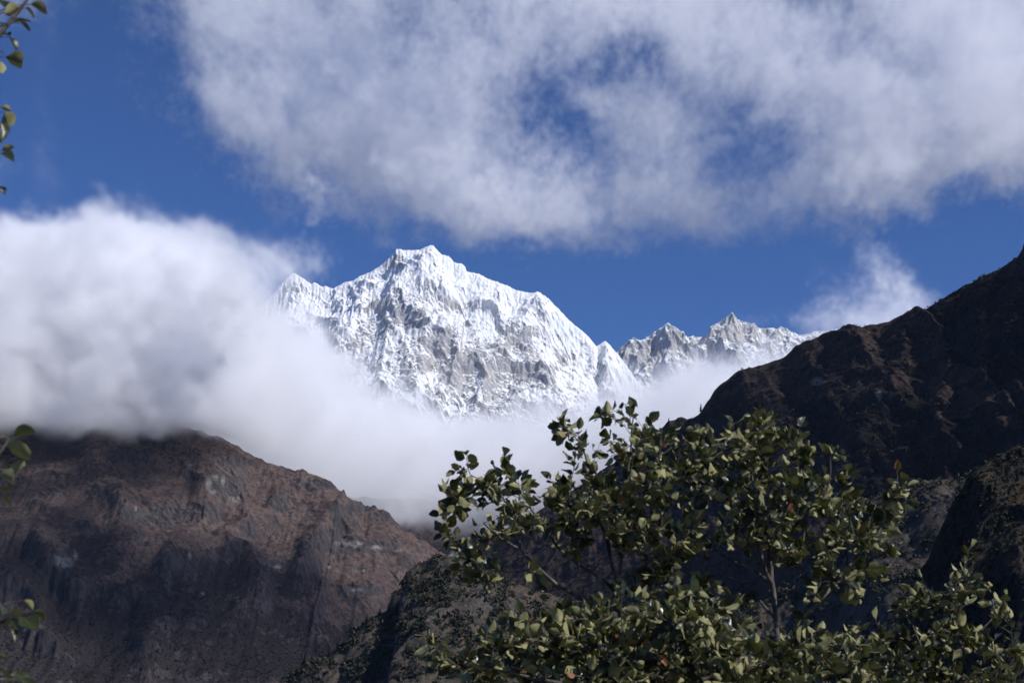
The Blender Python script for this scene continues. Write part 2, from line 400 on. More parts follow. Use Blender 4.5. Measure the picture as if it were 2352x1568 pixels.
L_ROCK = [ca(*p) + q for p, q in [((690, 290), (60, 26)), ((1010, 290), (26, 20)), ((860, 600), (110, 30)), ((640, 560), (16, 26)), ((1450, 540), (30, 24)), ((1850, 760), (120, 18)), ((1500, 860), (90, 26)), ((1900, 990), (60, 16)), ((280, 490), (26, 22)), ((1180, 440), (50, 40)), ((940, 850), (26, 22)), ((1250, 330), (40, 16)), ((1900, 560), (60, 12)), ((1700, 440), (60, 16)), ((330, 840), (34, 26)), ((1600, 780), (26, 30)), ((720, 700), (30, 14)), ((1100, 600), (20, 30)), ((2000, 600), (30, 16)), ((1280, 700), (26, 10)), ((640, 1040), (40, 16)), ((1380, 1060), (30, 26))]]
L_VEG_SHADE = [ca(*p) + q for p, q in [((100, 830), (90, 90)), ((500, 800), (70, 60)), ((1150, 930), (160, 90)), ((700, 1250), (330, 130)), ((300, 1050), (120, 130)), ((0, 1350), (160, 90)), ((1550, 940), (60, 50)), ((250, 260), (120, 60)), ((1300, 1250), (180, 90)), ((680, 1080), (80, 60)), ((1080, 1130), (60, 60)), ((820, 180), (50, 30)), ((1300, 980), (60, 50)), ((850, 1000), (100, 50)), ((1050, 870), (120, 30))]]  # scrub patches, with the shade of the spur and lower slope painted in
L_BARE = [ca(*p) + q for p, q in [((800, 470), (90, 40)), ((370, 340), (60, 20)), ((1950, 720), (170, 30)), ((2100, 1090), (120, 40)), ((70, 1050), (60, 40)), ((180, 1290), (60, 30)), ((500, 640), (110, 30)), ((1150, 720), (110, 24)), ((700, 1000), (36, 20)), ((1650, 530), (40, 40)), ((900, 380), (40, 40)), ((1950, 950), (60, 24)), ((150, 660), (120, 40))]]
L_RIBS = [([ca(*p) for p in [(500, 200), (470, 330), (620, 500), (640, 600)]], 22, 20), ([ca(*p) for p in [(1070, 380), (1070, 560), (1060, 690), (900, 790), (870, 900)]], 22, 22), ([ca(*p) for p in [(1850, 540), (1650, 700), (1620, 850), (1560, 960)]], 24, 26),
          ([ca(*p) for p in [(0, 690), (160, 700), (240, 800), (280, 900), (420, 1000)]], 26, 30), ([ca(*p) for p in [(930, 860), (1150, 790), (1290, 870), (1340, 1000)]], 26, 26), ([ca(*p) for p in [(0, 980), (140, 980), (190, 1080), (180, 1230), (300, 1300)]], 24, 26),
          ([ca(*p) for p in [(640, 1000), (760, 1030), (800, 1200), (760, 1400)]], 26, 22), ([ca(*p) for p in [(1450, 480), (1420, 600), (1200, 720)]], 20, 16)]
def left_disp(X, S, px, py, oz, a):
    fade = sstep(0, 60, np.abs(S)) * 0.85 + 0.15
    wx = 26 * fbm(X / 160, S / 160, 5, 501); w2 = 26 * fbm(X / 160, S / 160, 5, 511)
    h = 17 * (ridged((X + wx) / 260, (S + w2) / 300, 3, 521) - 0.7) * fade
    for pts, w, am in L_RIBS:
        d, t = polydist(px + 0.4 * wx, py + 0.4 * w2, pts)
        h = h + 1.15 * am * np.exp(-(d / (1.25 * w)) ** 2) * fade
    h = h + 3.6 * (ridged((X + wx) / 90, (S + w2) / 90, 4, 531) - 0.7) * (0.25 + 0.75 * fade)
    rk = sstep(0.05, 0.6, blob(px, py, L_ROCK) + 0.3 * fbm(X / 40, S / 40, 3, 541))
    band = S / 17 - X / 70 + 1.0 * fbm(X / 60, S / 40, 4, 551)
    f = band - np.floor(band)
    h = h + (0.15 + rk) * 3.6 * (sstep(0.0, 0.3, f) - f) * 1.5
    h = erode(X, S, h, np.repeat(oz[:, None], X.shape[1], 1) * 0.8, [(110, 2.6), (48, 1.3), (22, 0.7)], 561)
    h = h + 1.0 * fbm(X / 18, S / 18, 5, 571, 0.6) + rk * 2.5 * ridged(X / 16, S / 22, 3, 581)
    return h
def left_attr(X, S, px, py, N, h, lap, Z):
    n = fbm(X / 70, S / 70, 5, 591, 0.6); n2 = fbm(X / 30, S / 30, 4, 595, 0.6)
    steep = 0.80 - N[..., 2]
    rock = 0.02 + 1.4 * steep + 0.25 * n2 + 0.8 * blob(px, py, L_ROCK) ** 0.7
    veg = 0.28 + 0.35 * n - 0.9 * blob(px, py, L_BARE) ** 0.6 + 1.1 * blob(px, py, L_VEG_SHADE) ** 0.6 + 0.08 * lap + 0.5 * sstep(1330, 1560, py)  # veg darkens the lower slope for scrub and for painted shade
    pale = 1.08 * blob(px, py, L_PALE) ** 0.8 + 0.5 * np.clip(rock - 0.75, 0, 1) - 0.1 + 0.25 * n2 * 0.5
    return {'rock': rock, 'veg': veg, 'pale': pale}
HILL = hill_mat('brown_hillside', (0.088, 0.062, 0.054), (0.138, 0.098, 0.082), (0.034, 0.028, 0.029), (0.080, 0.070, 0.072), (0.26, 0.24, 0.22))
def left_dist(p): return 3000
lh, LV, LN, LA, LP = sheet('brown_hill', left_crest, left_dist, 2.3, 2.3, 1750, 300, lambda s: (36 + 6 * math.sin(s / 90)) * DEG, 40 * DEG, left_disp, HILL, left_attr, rough=(3.2, 20))
tag(lh, kind='structure')

# --- the dark hill on the right
def cr(cx, cy): return (1493 + 0.5125 * cx, 516.8 + 0.5125 * cy)
right_crest = [(900, 1360), (1000, 1300), (1049, 1268), (1137, 1236), (1195, 1200), (1250, 1166), (1326, 1118), (1380, 1080), (1440, 1043), (1508, 998)] + [cr(*p) for p in [(60, 905), (80, 885), (115, 873), (127, 859), (150, 858), (165, 866), (190, 865), (230, 832), (250, 800), (270, 775), (290, 740), (310, 718), (340, 700),
    (400, 655), (450, 642), (500, 630), (560, 606), (600, 595), (635, 565), (650, 548), (720, 518), (780, 492), (840, 478), (862, 459), (880, 463), (930, 455), (950, 458), (1000, 447), (1060, 435), (1110, 415), (1140, 405), (1152, 388), (1168, 385), (1185, 405), (1195, 412), (1215, 395), (1300, 345), (1340, 312),
    (1400, 276), (1440, 262), (1480, 238), (1500, 232), (1560, 205), (1600, 180), (1640, 150), (1665, 128), (1668, 95), (1676, 82)]] + [(2380, 540), (2440, 500), (2560, 420)]
R2_PALE = [cr(*p) + q for p, q in [((750, 700), (22, 15)), ((1025, 760), (12, 20))]]
R2_VEG_SHADE = [cr(*p) + q for p, q in [((1100, 1000), (110, 170)), ((480, 880), (130, 70)), ((1500, 420), (130, 130)), ((800, 900), (120, 70)), ((1350, 950), (120, 90)), ((950, 1130), (60, 60)), ((1580, 560), (70, 80))]]  # scrub patches; the tall diagonal ones also paint the shaded flank
R2_BARE = [cr(*p) + q for p, q in [((1330, 545), (44, 10)), ((1100, 690), (20, 20)), ((830, 1060), (36, 50)), ((1550, 410), (22, 12)), ((1350, 850), (54, 14)), ((1500, 760), (30, 24)), ((1600, 850), (30, 30)), ((950, 560), (60, 20)), ((850, 640), (40, 10))]]
R2_RIBS = [([cr(*p) for p in [(1185, 410), (1150, 520), (1120, 660), (1030, 790), (960, 900), (900, 1020), (870, 1150)]], 30, 16), ([cr(*p) for p in [(1500, 240), (1450, 420), (1500, 600), (1480, 800), (1560, 950)]], 30, 18), ([cr(*p) for p in [(1640, 160), (1620, 500), (1640, 800)]], 30, 16),
           ([cr(*p) for p in [(760, 500), (700, 640), (560, 720), (500, 800)]], 26, 12), ([cr(*p) for p in [(860, 460), (940, 600), (800, 700), (780, 820)]], 26, 12), ([cr(*p) for p in [(1300, 350), (1280, 560), (1340, 700), (1280, 850), (1350, 1000)]], 26, 16)]
def right_disp(X, S, px, py, oz, a):
    fade = sstep(0, 40, np.abs(S)) * 0.85 + 0.15
    wx = 12 * fbm(X / 100, S / 100, 4, 601); w2 = 12 * fbm(X / 100, S / 100, 4, 611)
    h = 6.5 * (ridged((X + wx) / 170, (S + w2) / 240, 3, 621) - 0.7) * fade
    for pts, w, am in R2_RIBS:
        d, t = polydist(px + 0.6 * wx, py + 0.6 * w2, pts)
        h = h + 0.75 * am * np.exp(-(d / (1.25 * w)) ** 2) * fade
    h = h + 2.4 * (ridged((X + wx) / 55, (S + w2) / 60, 4, 631) - 0.7) * (0.2 + 0.8 * fade)
    h = erode(X, S, h, np.repeat(oz[:, None], X.shape[1], 1) * 0.8, [(70, 1.4), (30, 0.7), (14, 0.35)], 661)
    return h + 0.7 * fbm(X / 11, S / 11, 5, 671, 0.6)
def right_attr(X, S, px, py, N, h, lap, Z):
    n = fbm(X / 45, S / 45, 5, 691, 0.6); n2 = fbm(X / 18, S / 18, 4, 695, 0.6)
    rock = 0.12 + 1.3 * (0.72 - N[..., 2]) + 0.25 * n2
    veg = 0.42 + 0.32 * n - 0.9 * blob(px, py, R2_BARE) ** 0.6 + 0.9 * blob(px, py, R2_VEG_SHADE) ** 0.6
    return {'rock': rock, 'veg': veg, 'pale': 1.2 * blob(px, py, R2_PALE) ** 0.6 - 0.05}
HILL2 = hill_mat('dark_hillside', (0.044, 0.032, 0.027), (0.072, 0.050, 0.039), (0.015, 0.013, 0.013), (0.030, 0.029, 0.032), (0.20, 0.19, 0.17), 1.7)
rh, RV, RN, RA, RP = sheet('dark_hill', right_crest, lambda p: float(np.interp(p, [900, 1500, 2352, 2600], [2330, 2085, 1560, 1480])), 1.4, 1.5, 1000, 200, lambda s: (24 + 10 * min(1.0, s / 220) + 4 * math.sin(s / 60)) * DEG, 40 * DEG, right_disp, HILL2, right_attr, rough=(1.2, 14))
tag(rh, kind='structure')

# --- the nearer wooded slope in the middle
def cm(cx, cy): return (631.6 + 0.2197 * cx, 1234.6 + 0.2197 * cy)
mid_crest = [(560, 1620), (640, 1566)] + [cm(*p) for p in [(120, 1448), (210, 1390), (300, 1310), (400, 1285), (480, 1255), (560, 1215), (650, 1150), (720, 1085), (780, 1020), (850, 955), (900, 915), (960, 880), (1090, 800), (1180, 745), (1250, 715), (1306, 690), (1313, 640), (1320, 520), (1332, 425), (1360, 370),
    (1400, 335), (1480, 280), (1550, 240), (1650, 205), (1780, 172), (1850, 165)]] + [(1040, 1272), (1100, 1296), (1160, 1330), (1250, 1362), (1400, 1392), (1600, 1400), (1750, 1382), (1850, 1310), (1900, 1215)] + [(1931, 1163), (2001, 1143), (2053, 1128), (2090, 1106), (2126, 1101), (2169, 1100), (2199, 1098), (2240, 1085), (2300, 1060), (2360, 1030), (2480, 980)]
def mid_disp(X, S, px, py, oz, a):
    fade = sstep(0, 30, np.abs(S)) * 0.9 + 0.1
    wx = 10 * fbm(X / 80, S / 80, 4, 701)
    h = 8 * (ridged((X + wx) / 120, S / 150, 3, 721) - 0.7) * fade
    h = h + 1.8 * (ridged((X + wx) / 36, S / 36, 4, 731) - 0.7) * fade
    band = S / 14 + X / 60 + 0.9 * fbm(X / 40, S / 30, 4, 741)
    f = band - np.floor(band)
    h = h + 1.2 * (sstep(0.0, 0.3, f) - f) * fade
    h = erode(X, S, h, np.repeat(oz[:, None], X.shape[1], 1) * 0.8, [(46, 1.4), (20, 0.6)], 761)
    return h + 0.45 * fbm(X / 7, S / 7, 4, 771, 0.6)
def mid_attr(X, S, px, py, N, h, lap, Z):
    n = fbm(X / 30, S / 30, 5, 791, 0.6); n2 = fbm(X / 12, S / 12, 4, 795, 0.6)
    return {'rock': 0.22 + 1.4 * (0.74 - N[..., 2]) + 0.25 * n2, 'veg': 0.36 + 0.4 * n, 'pale': 0.6 * np.clip(n2, 0, 1) - 0.1 + 0.6 * (0.66 - N[..., 2])}
HILL3 = hill_mat('scrub_hillside', (0.066, 0.050, 0.039), (0.104, 0.078, 0.058), (0.028, 0.034, 0.028), (0.085, 0.078, 0.076), (0.24, 0.215, 0.185), 2.6)
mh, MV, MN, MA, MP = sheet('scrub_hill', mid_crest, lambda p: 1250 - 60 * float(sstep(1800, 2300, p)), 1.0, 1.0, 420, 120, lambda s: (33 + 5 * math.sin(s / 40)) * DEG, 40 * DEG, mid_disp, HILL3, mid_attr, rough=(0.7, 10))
tag(mh, kind='structure')

# --- the near rock shoulder at the right edge
near_crest = [(1960, 1560), (2020, 1500), (2060, 1440), (2085, 1385), (2105, 1319), (2130, 1285), (2150, 1240), (2165, 1205), (2187, 1152), (2215, 1115), (2232, 1086), (2260, 1066), (2300, 1045), (2340, 1022), (2390, 1015), (2450, 1080), (2560, 1300), (2700, 1560)]
def near_disp(X, S, px, py, oz, a):
    fade = sstep(0, 14, np.abs(S)) * 0.9 + 0.1
    h = 5 * (ridged(X / 46, S / 60, 4, 821) - 0.7) * fade
    band = S / 9 + X / 60 + 0.9 * fbm(X / 22, S / 16, 4, 841)
    f = band - np.floor(band)
    h = h + 1.3 * (sstep(0.0, 0.3, f) - f)
    return h + 0.6 * fbm(X / 5, S / 5, 5, 871, 0.6)
def near_attr(X, S, px, py, N, h, lap, Z):
    n = fbm(X / 16, S / 16, 5, 891, 0.6)
    return {'rock': 0.5 + 1.2 * (0.62 - N[..., 2]) + 0.3 * n, 'veg': 0.45 + 0.4 * n, 'pale': X * 0 - 0.1 + 0.3 * n}
HILL4 = hill_mat('rock_shoulder', (0.05, 0.036, 0.022), (0.08, 0.056, 0.034), (0.018, 0.018, 0.013), (0.04, 0.038, 0.037), (0.15, 0.14, 0.125), 5.0)
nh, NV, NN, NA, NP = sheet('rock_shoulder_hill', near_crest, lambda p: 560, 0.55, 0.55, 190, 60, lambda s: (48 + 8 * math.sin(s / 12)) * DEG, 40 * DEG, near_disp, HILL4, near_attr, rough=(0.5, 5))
tag(nh, kind='structure')

# --- the slope at the head of the valley, mostly hidden in cloud
def back_disp(X, S, px, py, oz, a):
    h = 40 * (ridged(X / 300, S / 360, 4, 921) - 0.7) * sstep(0, 60, np.abs(S))
    return erode(X, S, h, np.repeat(oz[:, None], X.shape[1], 1) * 0.8, [(120, 8), (50, 4)], 961)
vh, *_ = sheet('valley_head_slope', [(600, 1120), (800, 1140), (1000, 1150), (1200, 1130), (1450, 1080), (1700, 1060)], lambda p: 4300, 6, 6, 1100, 300, lambda s: 36 * DEG, 40 * DEG,
               back_disp, HILL, lambda X, S, px, py, N, h, lap, Z: {'rock': 0.2 + 1.6 * (0.8 - N[..., 2]), 'veg': 0.5 + 0.3 * fbm(X / 70, S / 70, 4, 991), 'pale': X * 0 - 0.2}, rough=(3, 30))
tag(vh, kind='structure')

# ------------------------------------------------------------------ clouds (volumes computed on a voxel grid)
def grf(shape, beta, seed, aniso=(1, 1, 1), kmin=2.0):
    """fractal noise on a periodic grid, unit variance"""
    r = np.random.RandomState(seed)
    f = np.fft.rfftn(r.randn(*shape).astype(np.float32))
    ks = [np.fft.fftfreq(n) * max(shape) * a for n, a in zip(shape[:2], aniso[:2])] + [np.fft.rfftfreq(shape[2]) * max(shape) * aniso[2]]
    k = np.sqrt(ks[0][:, None, None] ** 2 + ks[1][None, :, None] ** 2 + ks[2][None, None, :] ** 2)
    a = np.maximum(k, kmin) ** (-beta / 2); a[0, 0, 0] = 0
    g = np.fft.irfftn(f * a, s=shape)
    return (g / g.std()).astype(np.float32)

def lookup(rows, x0, dx, y0, dy, px, py):
    """smooth lookup of a coarse thickness map given as rows of digits"""
    M = np.array([[float(c) for c in r.split()] for r in rows]) / 9
    u = np.clip((px - x0) / dx, 0, M.shape[1] - 1.001); v = np.clip((py - y0) / dy, 0, M.shape[0] - 1.001)
    i = u.astype(int); j = v.astype(int); fu = u - i; fv = v - j
    fu = fu * fu * (3 - 2 * fu); fv = fv * fv * (3 - 2 * fv)
    return (M[j, i] * (1 - fu) + M[j, i + 1] * fu) * (1 - fv) + (M[j + 1, i] * (1 - fu) + M[j + 1, i + 1] * fu) * fv

def cloud_mat(name, dens, col, aniso=0.0):
    m = bpy.data.materials.new(name); m.use_nodes = True
    nt = m.node_tree; nt.nodes.remove(nt.nodes['Principled BSDF'])
    v = nt.nodes.new('ShaderNodeVolumePrincipled')
    v.inputs['Color'].default_value = (*col, 1); v.inputs['Density'].default_value = dens
    v.inputs['Anisotropy'].default_value = aniso; v.inputs['Density Attribute'].default_value = 'density'
    nt.links.new(v.outputs[0], nt.nodes['Material Output'].inputs['Volume'])
    return m

def make_cloud(name, lo, hi, vox, fn, mat):
    lo = np.array(lo, float); hi = np.array(hi, float)
    dims = np.maximum(2, np.round((hi - lo) / vox).astype(int) + 1)
    dims += dims % 2
    hi = lo + (dims - 1) * vox
    ax = [np.linspace(lo[i], hi[i], dims[i]) for i in range(3)]
    X, Y, Z = np.meshgrid(*[v.astype(np.float32) for v in ax], indexing='ij')
    d = fn(X, Y, Z, tuple(dims)).astype(np.float32)
    d[0] = d[-1] = 0; d[:, 0] = d[:, -1] = 0; d[:, :, 0] = d[:, :, -1] = 0
    me = bpy.data.meshes.new(name); me.vertices.add(d.size)
    me.vertices.foreach_set('co', np.stack([X, Y, Z], -1).astype(np.float32).ravel())
    a = me.attributes.new('den', 'FLOAT', 'POINT'); a.data.foreach_set('value', d.ravel())
    me.materials.append(mat)
    o = bpy.data.objects.new(name, me); COL.objects.link(o)
    ng = bpy.data.node_groups.new(name + '_density', 'GeometryNodeTree')
    ng.interface.new_socket('Geometry', in_out='INPUT', socket_type='NodeSocketGeometry')
    ng.interface.new_socket('Geometry', in_out='OUTPUT', socket_type='NodeSocketGeometry')
    gi = ng.nodes.new('NodeGroupInput'); go = ng.nodes.new('NodeGroupOutput')
    vc = ng.nodes.new('GeometryNodeVolumeCube')
    vc.inputs['Min'].default_value = lo; vc.inputs['Max'].default_value = hi
    for i, ax_n in enumerate('XYZ'): vc.inputs['Resolution ' + ax_n].default_value = int(dims[i])
    pos = ng.nodes.new('GeometryNodeInputPosition'); sp = ng.nodes.new('ShaderNodeSeparateXYZ')
    ng.links.new(pos.outputs[0], sp.inputs[0])
    tot = None
    for i, mul in ((0, dims[1] * dims[2]), (1, dims[2]), (2, 1)):
        s1 = math_n(ng, 'SUBTRACT', sp.outputs[i], float(lo[i]))
        s2 = math_n(ng, 'ROUND', math_n(ng, 'MULTIPLY', s1, float((dims[i] - 1) / (hi[i] - lo[i]))))
        # integer arithmetic keeps the index exact
        m = ng.nodes.new('FunctionNodeIntegerMath'); m.operation = 'MULTIPLY_ADD'
        ng.links.new(s2, m.inputs[0]); m.inputs[1].default_value = int(mul)
        if tot is not None: ng.links.new(tot, m.inputs[2])
        else: m.inputs[2].default_value = 0
        tot = m.outputs[0]
    na = ng.nodes.new('GeometryNodeInputNamedAttribute'); na.data_type = 'FLOAT'; na.inputs['Name'].default_value = 'den'
    si = ng.nodes.new('GeometryNodeSampleIndex'); si.data_type = 'FLOAT'; si.domain = 'POINT'
    ng.links.new(gi.outputs[0], si.inputs['Geometry']); ng.links.new(na.outputs['Attribute'], si.inputs['Value']); ng.links.new(tot, si.inputs['Index'])
    ng.links.new(si.outputs[0], vc.inputs['Density'])
    sm = ng.nodes.new('GeometryNodeSetMaterial'); sm.inputs['Material'].default_value = mat
    ng.links.new(vc.outputs[0], sm.inputs[0]); ng.links.new(sm.outputs[0], go.inputs[0])
    md = o.modifiers.new('density', 'NODES'); md.node_group = ng
    return o

UPPER = """2 3 3 3 2 2 4 7 8 8 8 7 7 7 7 7 8 8 8 7 6 6 8 8 8 8 8 8
2 3 3 3 2 2 4 7 8 8 7 7 6 7 7 7 8 8 8 7 5 5 8 8 8 8 8 8
2 2 3 3 2 2 4 7 8 7 7 6 5 7 7 7 7 8 8 7 4 4 7 8 8 8 8 8
2 2 3 3 1 1 3 7 8 7 6 5 5 6 7 6 6 7 8 8 5 3 6 8 8 8 8 8
1 1 2 1 0 1 3 7 8 7 6 6 6 6 5 3 1 3 8 8 8 6 6 8 8 8 8 8
0 0 1 0 0 0 3 7 7 7 6 7 7 6 2 3 1 3 7 8 8 8 8 8 8 8 8 8
0 0 0 0 0 0 2 7 8 7 7 7 7 6 4 4 6 5 6 7 8 8 8 9 9 9 9 9
0 0 0 0 0 0 0 5 8 7 7 7 7 7 3 0 4 6 6 6 7 7 8 9 9 9 9 9
0 0 1 1 0 0 0 1 6 8 8 8 8 8 7 4 5 6 5 2 3 6 8 8 8 8 8 8
0 0 2 1 0 0 0 0 1 7 9 9 8 8 8 7 6 6 5 2 3 6 7 7 6 5 6 6
1 1 2 1 0 0 0 0 0 5 8 9 8 8 9 8 7 7 6 4 4 6 5 3 1 0 1 1
2 2 1 0 0 0 0 0 0 1 6 4 5 7 9 8 7 5 5 5 5 4 1 0 0 0 0 0
0 0 0 0 0 0 0 0 0 0 0 0 0 2 4 2 1 2 2 3 2 0 0 0 0 0 0 0
0 0 0 0 0 0 0 0 0 0 0 0 0 0 0 0 0 0 0 0 0 0 0 0 0 0 0 0""".split('\n')
def upper_density(X, Y, Z, dims):
    px, py = project(X, Y, Z)
    n = grf(dims, 2.75, 5, (1, 2.0, 1.1), 6)
    w = grf(dims, 3.4, 6, (1, 1, 1), 3)
    m = lookup(UPPER, -200, 100, -150, 60, px + 40 * w + 9 * np.roll(n, 19, 0), py + 34 * np.roll(w, 31, 0) + 8 * np.roll(n, 41, 1))
    yc = 6000 + 160 * np.roll(w, 11, 1)
    e = m + 0.18 * n * sstep(0.02, 0.3, m) - 0.75 * ((Y - yc) / 560) ** 2
    return sstep(0.10, 1.05, e) ** 1.3 * np.exp(0.28 * np.roll(n, 57, 0) - 0.1)
BANK = """0 0 0 0 1 0 0 0 0 0 0 0 0 0 0 0 0 0 0 0 0 0 0 0 0 0 0 0
1 1 1 2 4 5 2 1 1 0 0 0 0 0 0 0 0 0 0 0 0 0 0 0 0 0 0 0
7 6 6 7 8 8 7 5 4 3 2 0 0 0 0 0 0 0 0 0 0 0 0 0 0 0 0 0
9 9 9 9 9 9 9 9 7 4 0 0 0 0 0 0 0 0 0 0 0 0 0 0 0 0 0 0
9 9 9 9 9 9 9 9 8 4 1 0 0 0 0 0 0 0 0 0 0 0 0 0 0 0 0 0
9 9 9 9 9 9 9 9 9 8 3 0 0 0 0 0 0 0 0 0 1 1 1 1 0 0 0 0
9 9 9 9 9 9 9 9 9 9 7 3 0 0 0 0 0 0 1 3 4 5 4 3 0 0 0 0
9 9 9 9 9 9 9 9 9 9 9 5 2 0 0 0 0 2 5 8 9 9 9 9 9 9 9 9
9 9 9 9 9 9 9 9 9 9 9 8 4 2 2 2 3 6 9 9 9 9 9 9 9 9 9 9
9 9 9 9 9 9 9 9 9 9 9 9 9 9 9 9 9 9 9 9 9 9 9 9 9 9 9 9
9 9 9 9 9 9 9 9 9 9 9 9 9 9 9 9 9 9 9 9 9 9 9 9 9 9 9 9
9 9 9 9 9 9 9 9 9 9 9 9 9 9 9 9 9 9 9 9 9 9 9 9 9 9 9 9
8 8 8 8 8 8 8 8 8 8 8 8 8 8 8 8 8 8 8 8 8 8 8 8 8 8 8 8
3 3 3 3 3 3 3 3 3 3 3 3 3 3 3 3 3 3 3 3 3 3 3 3 3 3 3 3
0 0 0 0 0 0 0 0 0 0 0 0 0 0 0 0 0 0 0 0 0 0 0 0 0 0 0 0""".split('\n')
def bank_density(X, Y, Z, dims):
    px, py = project(X, Y, Z)
    n = grf(dims, 2.7, 15, (1, 4.5, 1.15), 7)
    w = grf(dims, 3.4, 16, (1, 1, 1), 3)
    m = lookup(BANK, -300, 100, 480, 60, px + 26 * w + 8 * np.roll(n, 19, 0), py + 24 * np.roll(w, 31, 0) + 8 * np.roll(n, 41, 1))
    left = sstep(800, 500, px)
    yc = 4850 - 850 * left + 160 * np.roll(w, 11, 1)
    e = m + 0.22 * n * sstep(0.0, 0.3, m) - 0.9 * ((Y - yc) / (1250 + 250 * left)) ** 4
    # towards the brown hill the bank only hangs over its crest
    base = 992 + 15 * np.roll(w, 7, 0) + np.interp(px, [400, 500, 700, 900, 1000], [0, 15, 95, 225, 262])
    near = 1 - sstep(4300, 4500, Y)
    e = e - near * 1.5 * sstep(-30, 55, py - base + 16 * n)
    return sstep(0.10, 1.05, e) ** 1.3 * np.exp(0.33 * np.roll(n, 57, 0) - 0.15) * (1 + 3.5 * left * (1 - sstep(3000, 3400, Y)))
WISP = """0 0 0 0 0 0 0 0 0 0
0 0 1 0 3 3 1 0 0 0
0 0 2 2 4 5 2 0 0 0
0 0 2 2 3 6 5 1 0 0
0 1 2 4 4 5 6 3 1 0
0 3 5 6 6 7 7 6 3 1
2 5 6 7 7 7 7 7 5 2
0 2 3 3 4 4 4 4 2 0
0 0 0 0 0 0 0 0 0 0""".split('\n')
def wisp_density(X, Y, Z, dims):
    px, py = project(X, Y, Z)
    n = grf(dims, 2.75, 25, (1, 1, 1), 4)
    w = grf(dims, 3.4, 26, (1, 1, 1), 3)
    m = lookup(WISP, 1800, 46, 552, 31, px + 14 * w + 5 * np.roll(n, 19, 0), py + 12 * np.roll(w, 17, 0) + 5 * np.roll(n, 41, 1))
    e = m + 0.18 * n * sstep(0.02, 0.3, m) - 0.75 * ((Y - 5000) / 300) ** 2
    return sstep(0.12, 1.05, e) ** 1.2 * np.exp(0.5 * np.roll(n, 37, 0) - 0.2)
CW = (0.982, 0.984, 1.0)
up = make_cloud('cloud', (-3300, 5300, 1950), (3300, 6700, 3400), 12.5, upper_density, cloud_mat('cloud_upper', 0.0037, CW, 0.0))
tag(up, 'broad grey white cloud with blue holes spread across the top of the sky', 'cloud', kind='stuff')
bank = make_cloud('cloud_bank', (-2500, 2400, 300), (2300, 6100, 2050), 14.5, bank_density, cloud_mat('cloud_low', 0.0055, CW, 0.0))
tag(bank, 'low white cloud bank lying against the foot of the snow peak', 'cloud', kind='stuff')
ws = make_cloud('cloud_wisp', (800, 4650, 950), (2250, 5350, 2000), 10, wisp_density, cloud_mat('cloud_thin', 0.0048, CW, 0.0))
tag(ws, 'small wisp of cloud rising behind the dark hill crest', 'cloud', kind='stuff')

def shade_cloud_density(X, Y, Z, dims):  # added cloud out of view, there to shade the lower brown hill
    n = grf(dims, 3.0, 35, (1, 1, 1), 3)
    e = 1.15 - np.sqrt(((X - 1150) / 640) ** 2 + ((Y - 1560) / 330) ** 2 + ((Z - 1900) / 170) ** 2) + 0.2 * n
    return sstep(0.1, 0.9, e)
dc = make_cloud('cloud', (350, 1100, 1650), (1950, 2000, 2150), 25, shade_cloud_density, cloud_mat('cloud_shade', 0.006, CW, 0.0))
tag(dc, 'unseen cloud added over the valley side to shade the brown hill', 'cloud', kind='stuff')

# ------------------------------------------------------------------ plants
rng = np.random.RandomState(7)
random.seed(7)

def foliage_mat(name, a, b, c):
    m, nt, bs, out = new_mat(name)
    oc = obj_coord(nt)
    t = attr(nt, 'tint')
    col = mixc(nt, ramp(nt, t, 0.0, 0.6), a, b); col = mixc(nt, ramp(nt, t, 0.7, 1.0), col, c)
    lk(nt, col, bs.inputs['Base Color']); bs.inputs['Roughness'].default_value = 0.8; bs.inputs['Specular IOR Level'].default_value = 0.15
    return m
SCRUB = foliage_mat('scrub_foliage', (0.022, 0.026, 0.019), (0.040, 0.042, 0.027), (0.085, 0.070, 0.045))
SCRUB_DRY = foliage_mat('dry_scrub', (0.026, 0.022, 0.022), (0.040, 0.031, 0.028), (0.062, 0.044, 0.035))
CONIFER = foliage_mat('conifer_foliage', (0.016, 0.022, 0.017), (0.028, 0.036, 0.024), (0.045, 0.05, 0.03))

def clump(n, size, r):
    """n small leaf sprays in a rounded uneven bush of unit radius; returns vertices and quads"""
    lob = r.randn(5, 3) * (0.42, 0.42, 0.25); lob[:, 2] = np.abs(lob[:, 2]) + 0.15
    V = []
    for i in range(n):
        d = r.randn(3); d /= np.linalg.norm(d)
        c = lob[i % 5] + d * (0.30 + 0.28 * r.rand()); c[2] = max(c[2], 0.0)
        u = r.randn(3); u /= np.linalg.norm(u); w = np.cross(u, d + 0.4 * r.randn(3)); w /= np.linalg.norm(w) + 1e-6
        a = size * (0.6 + 0.8 * r.rand())
        V += [c - u * a - w * a * 0.6, c + u * a * 0.4 - w * a, c + u * a + w * a * 0.5, c - u * a * 0.3 + w * a]
    V = np.array(V); F = np.arange(len(V)).reshape(-1, 4)
    return V, F

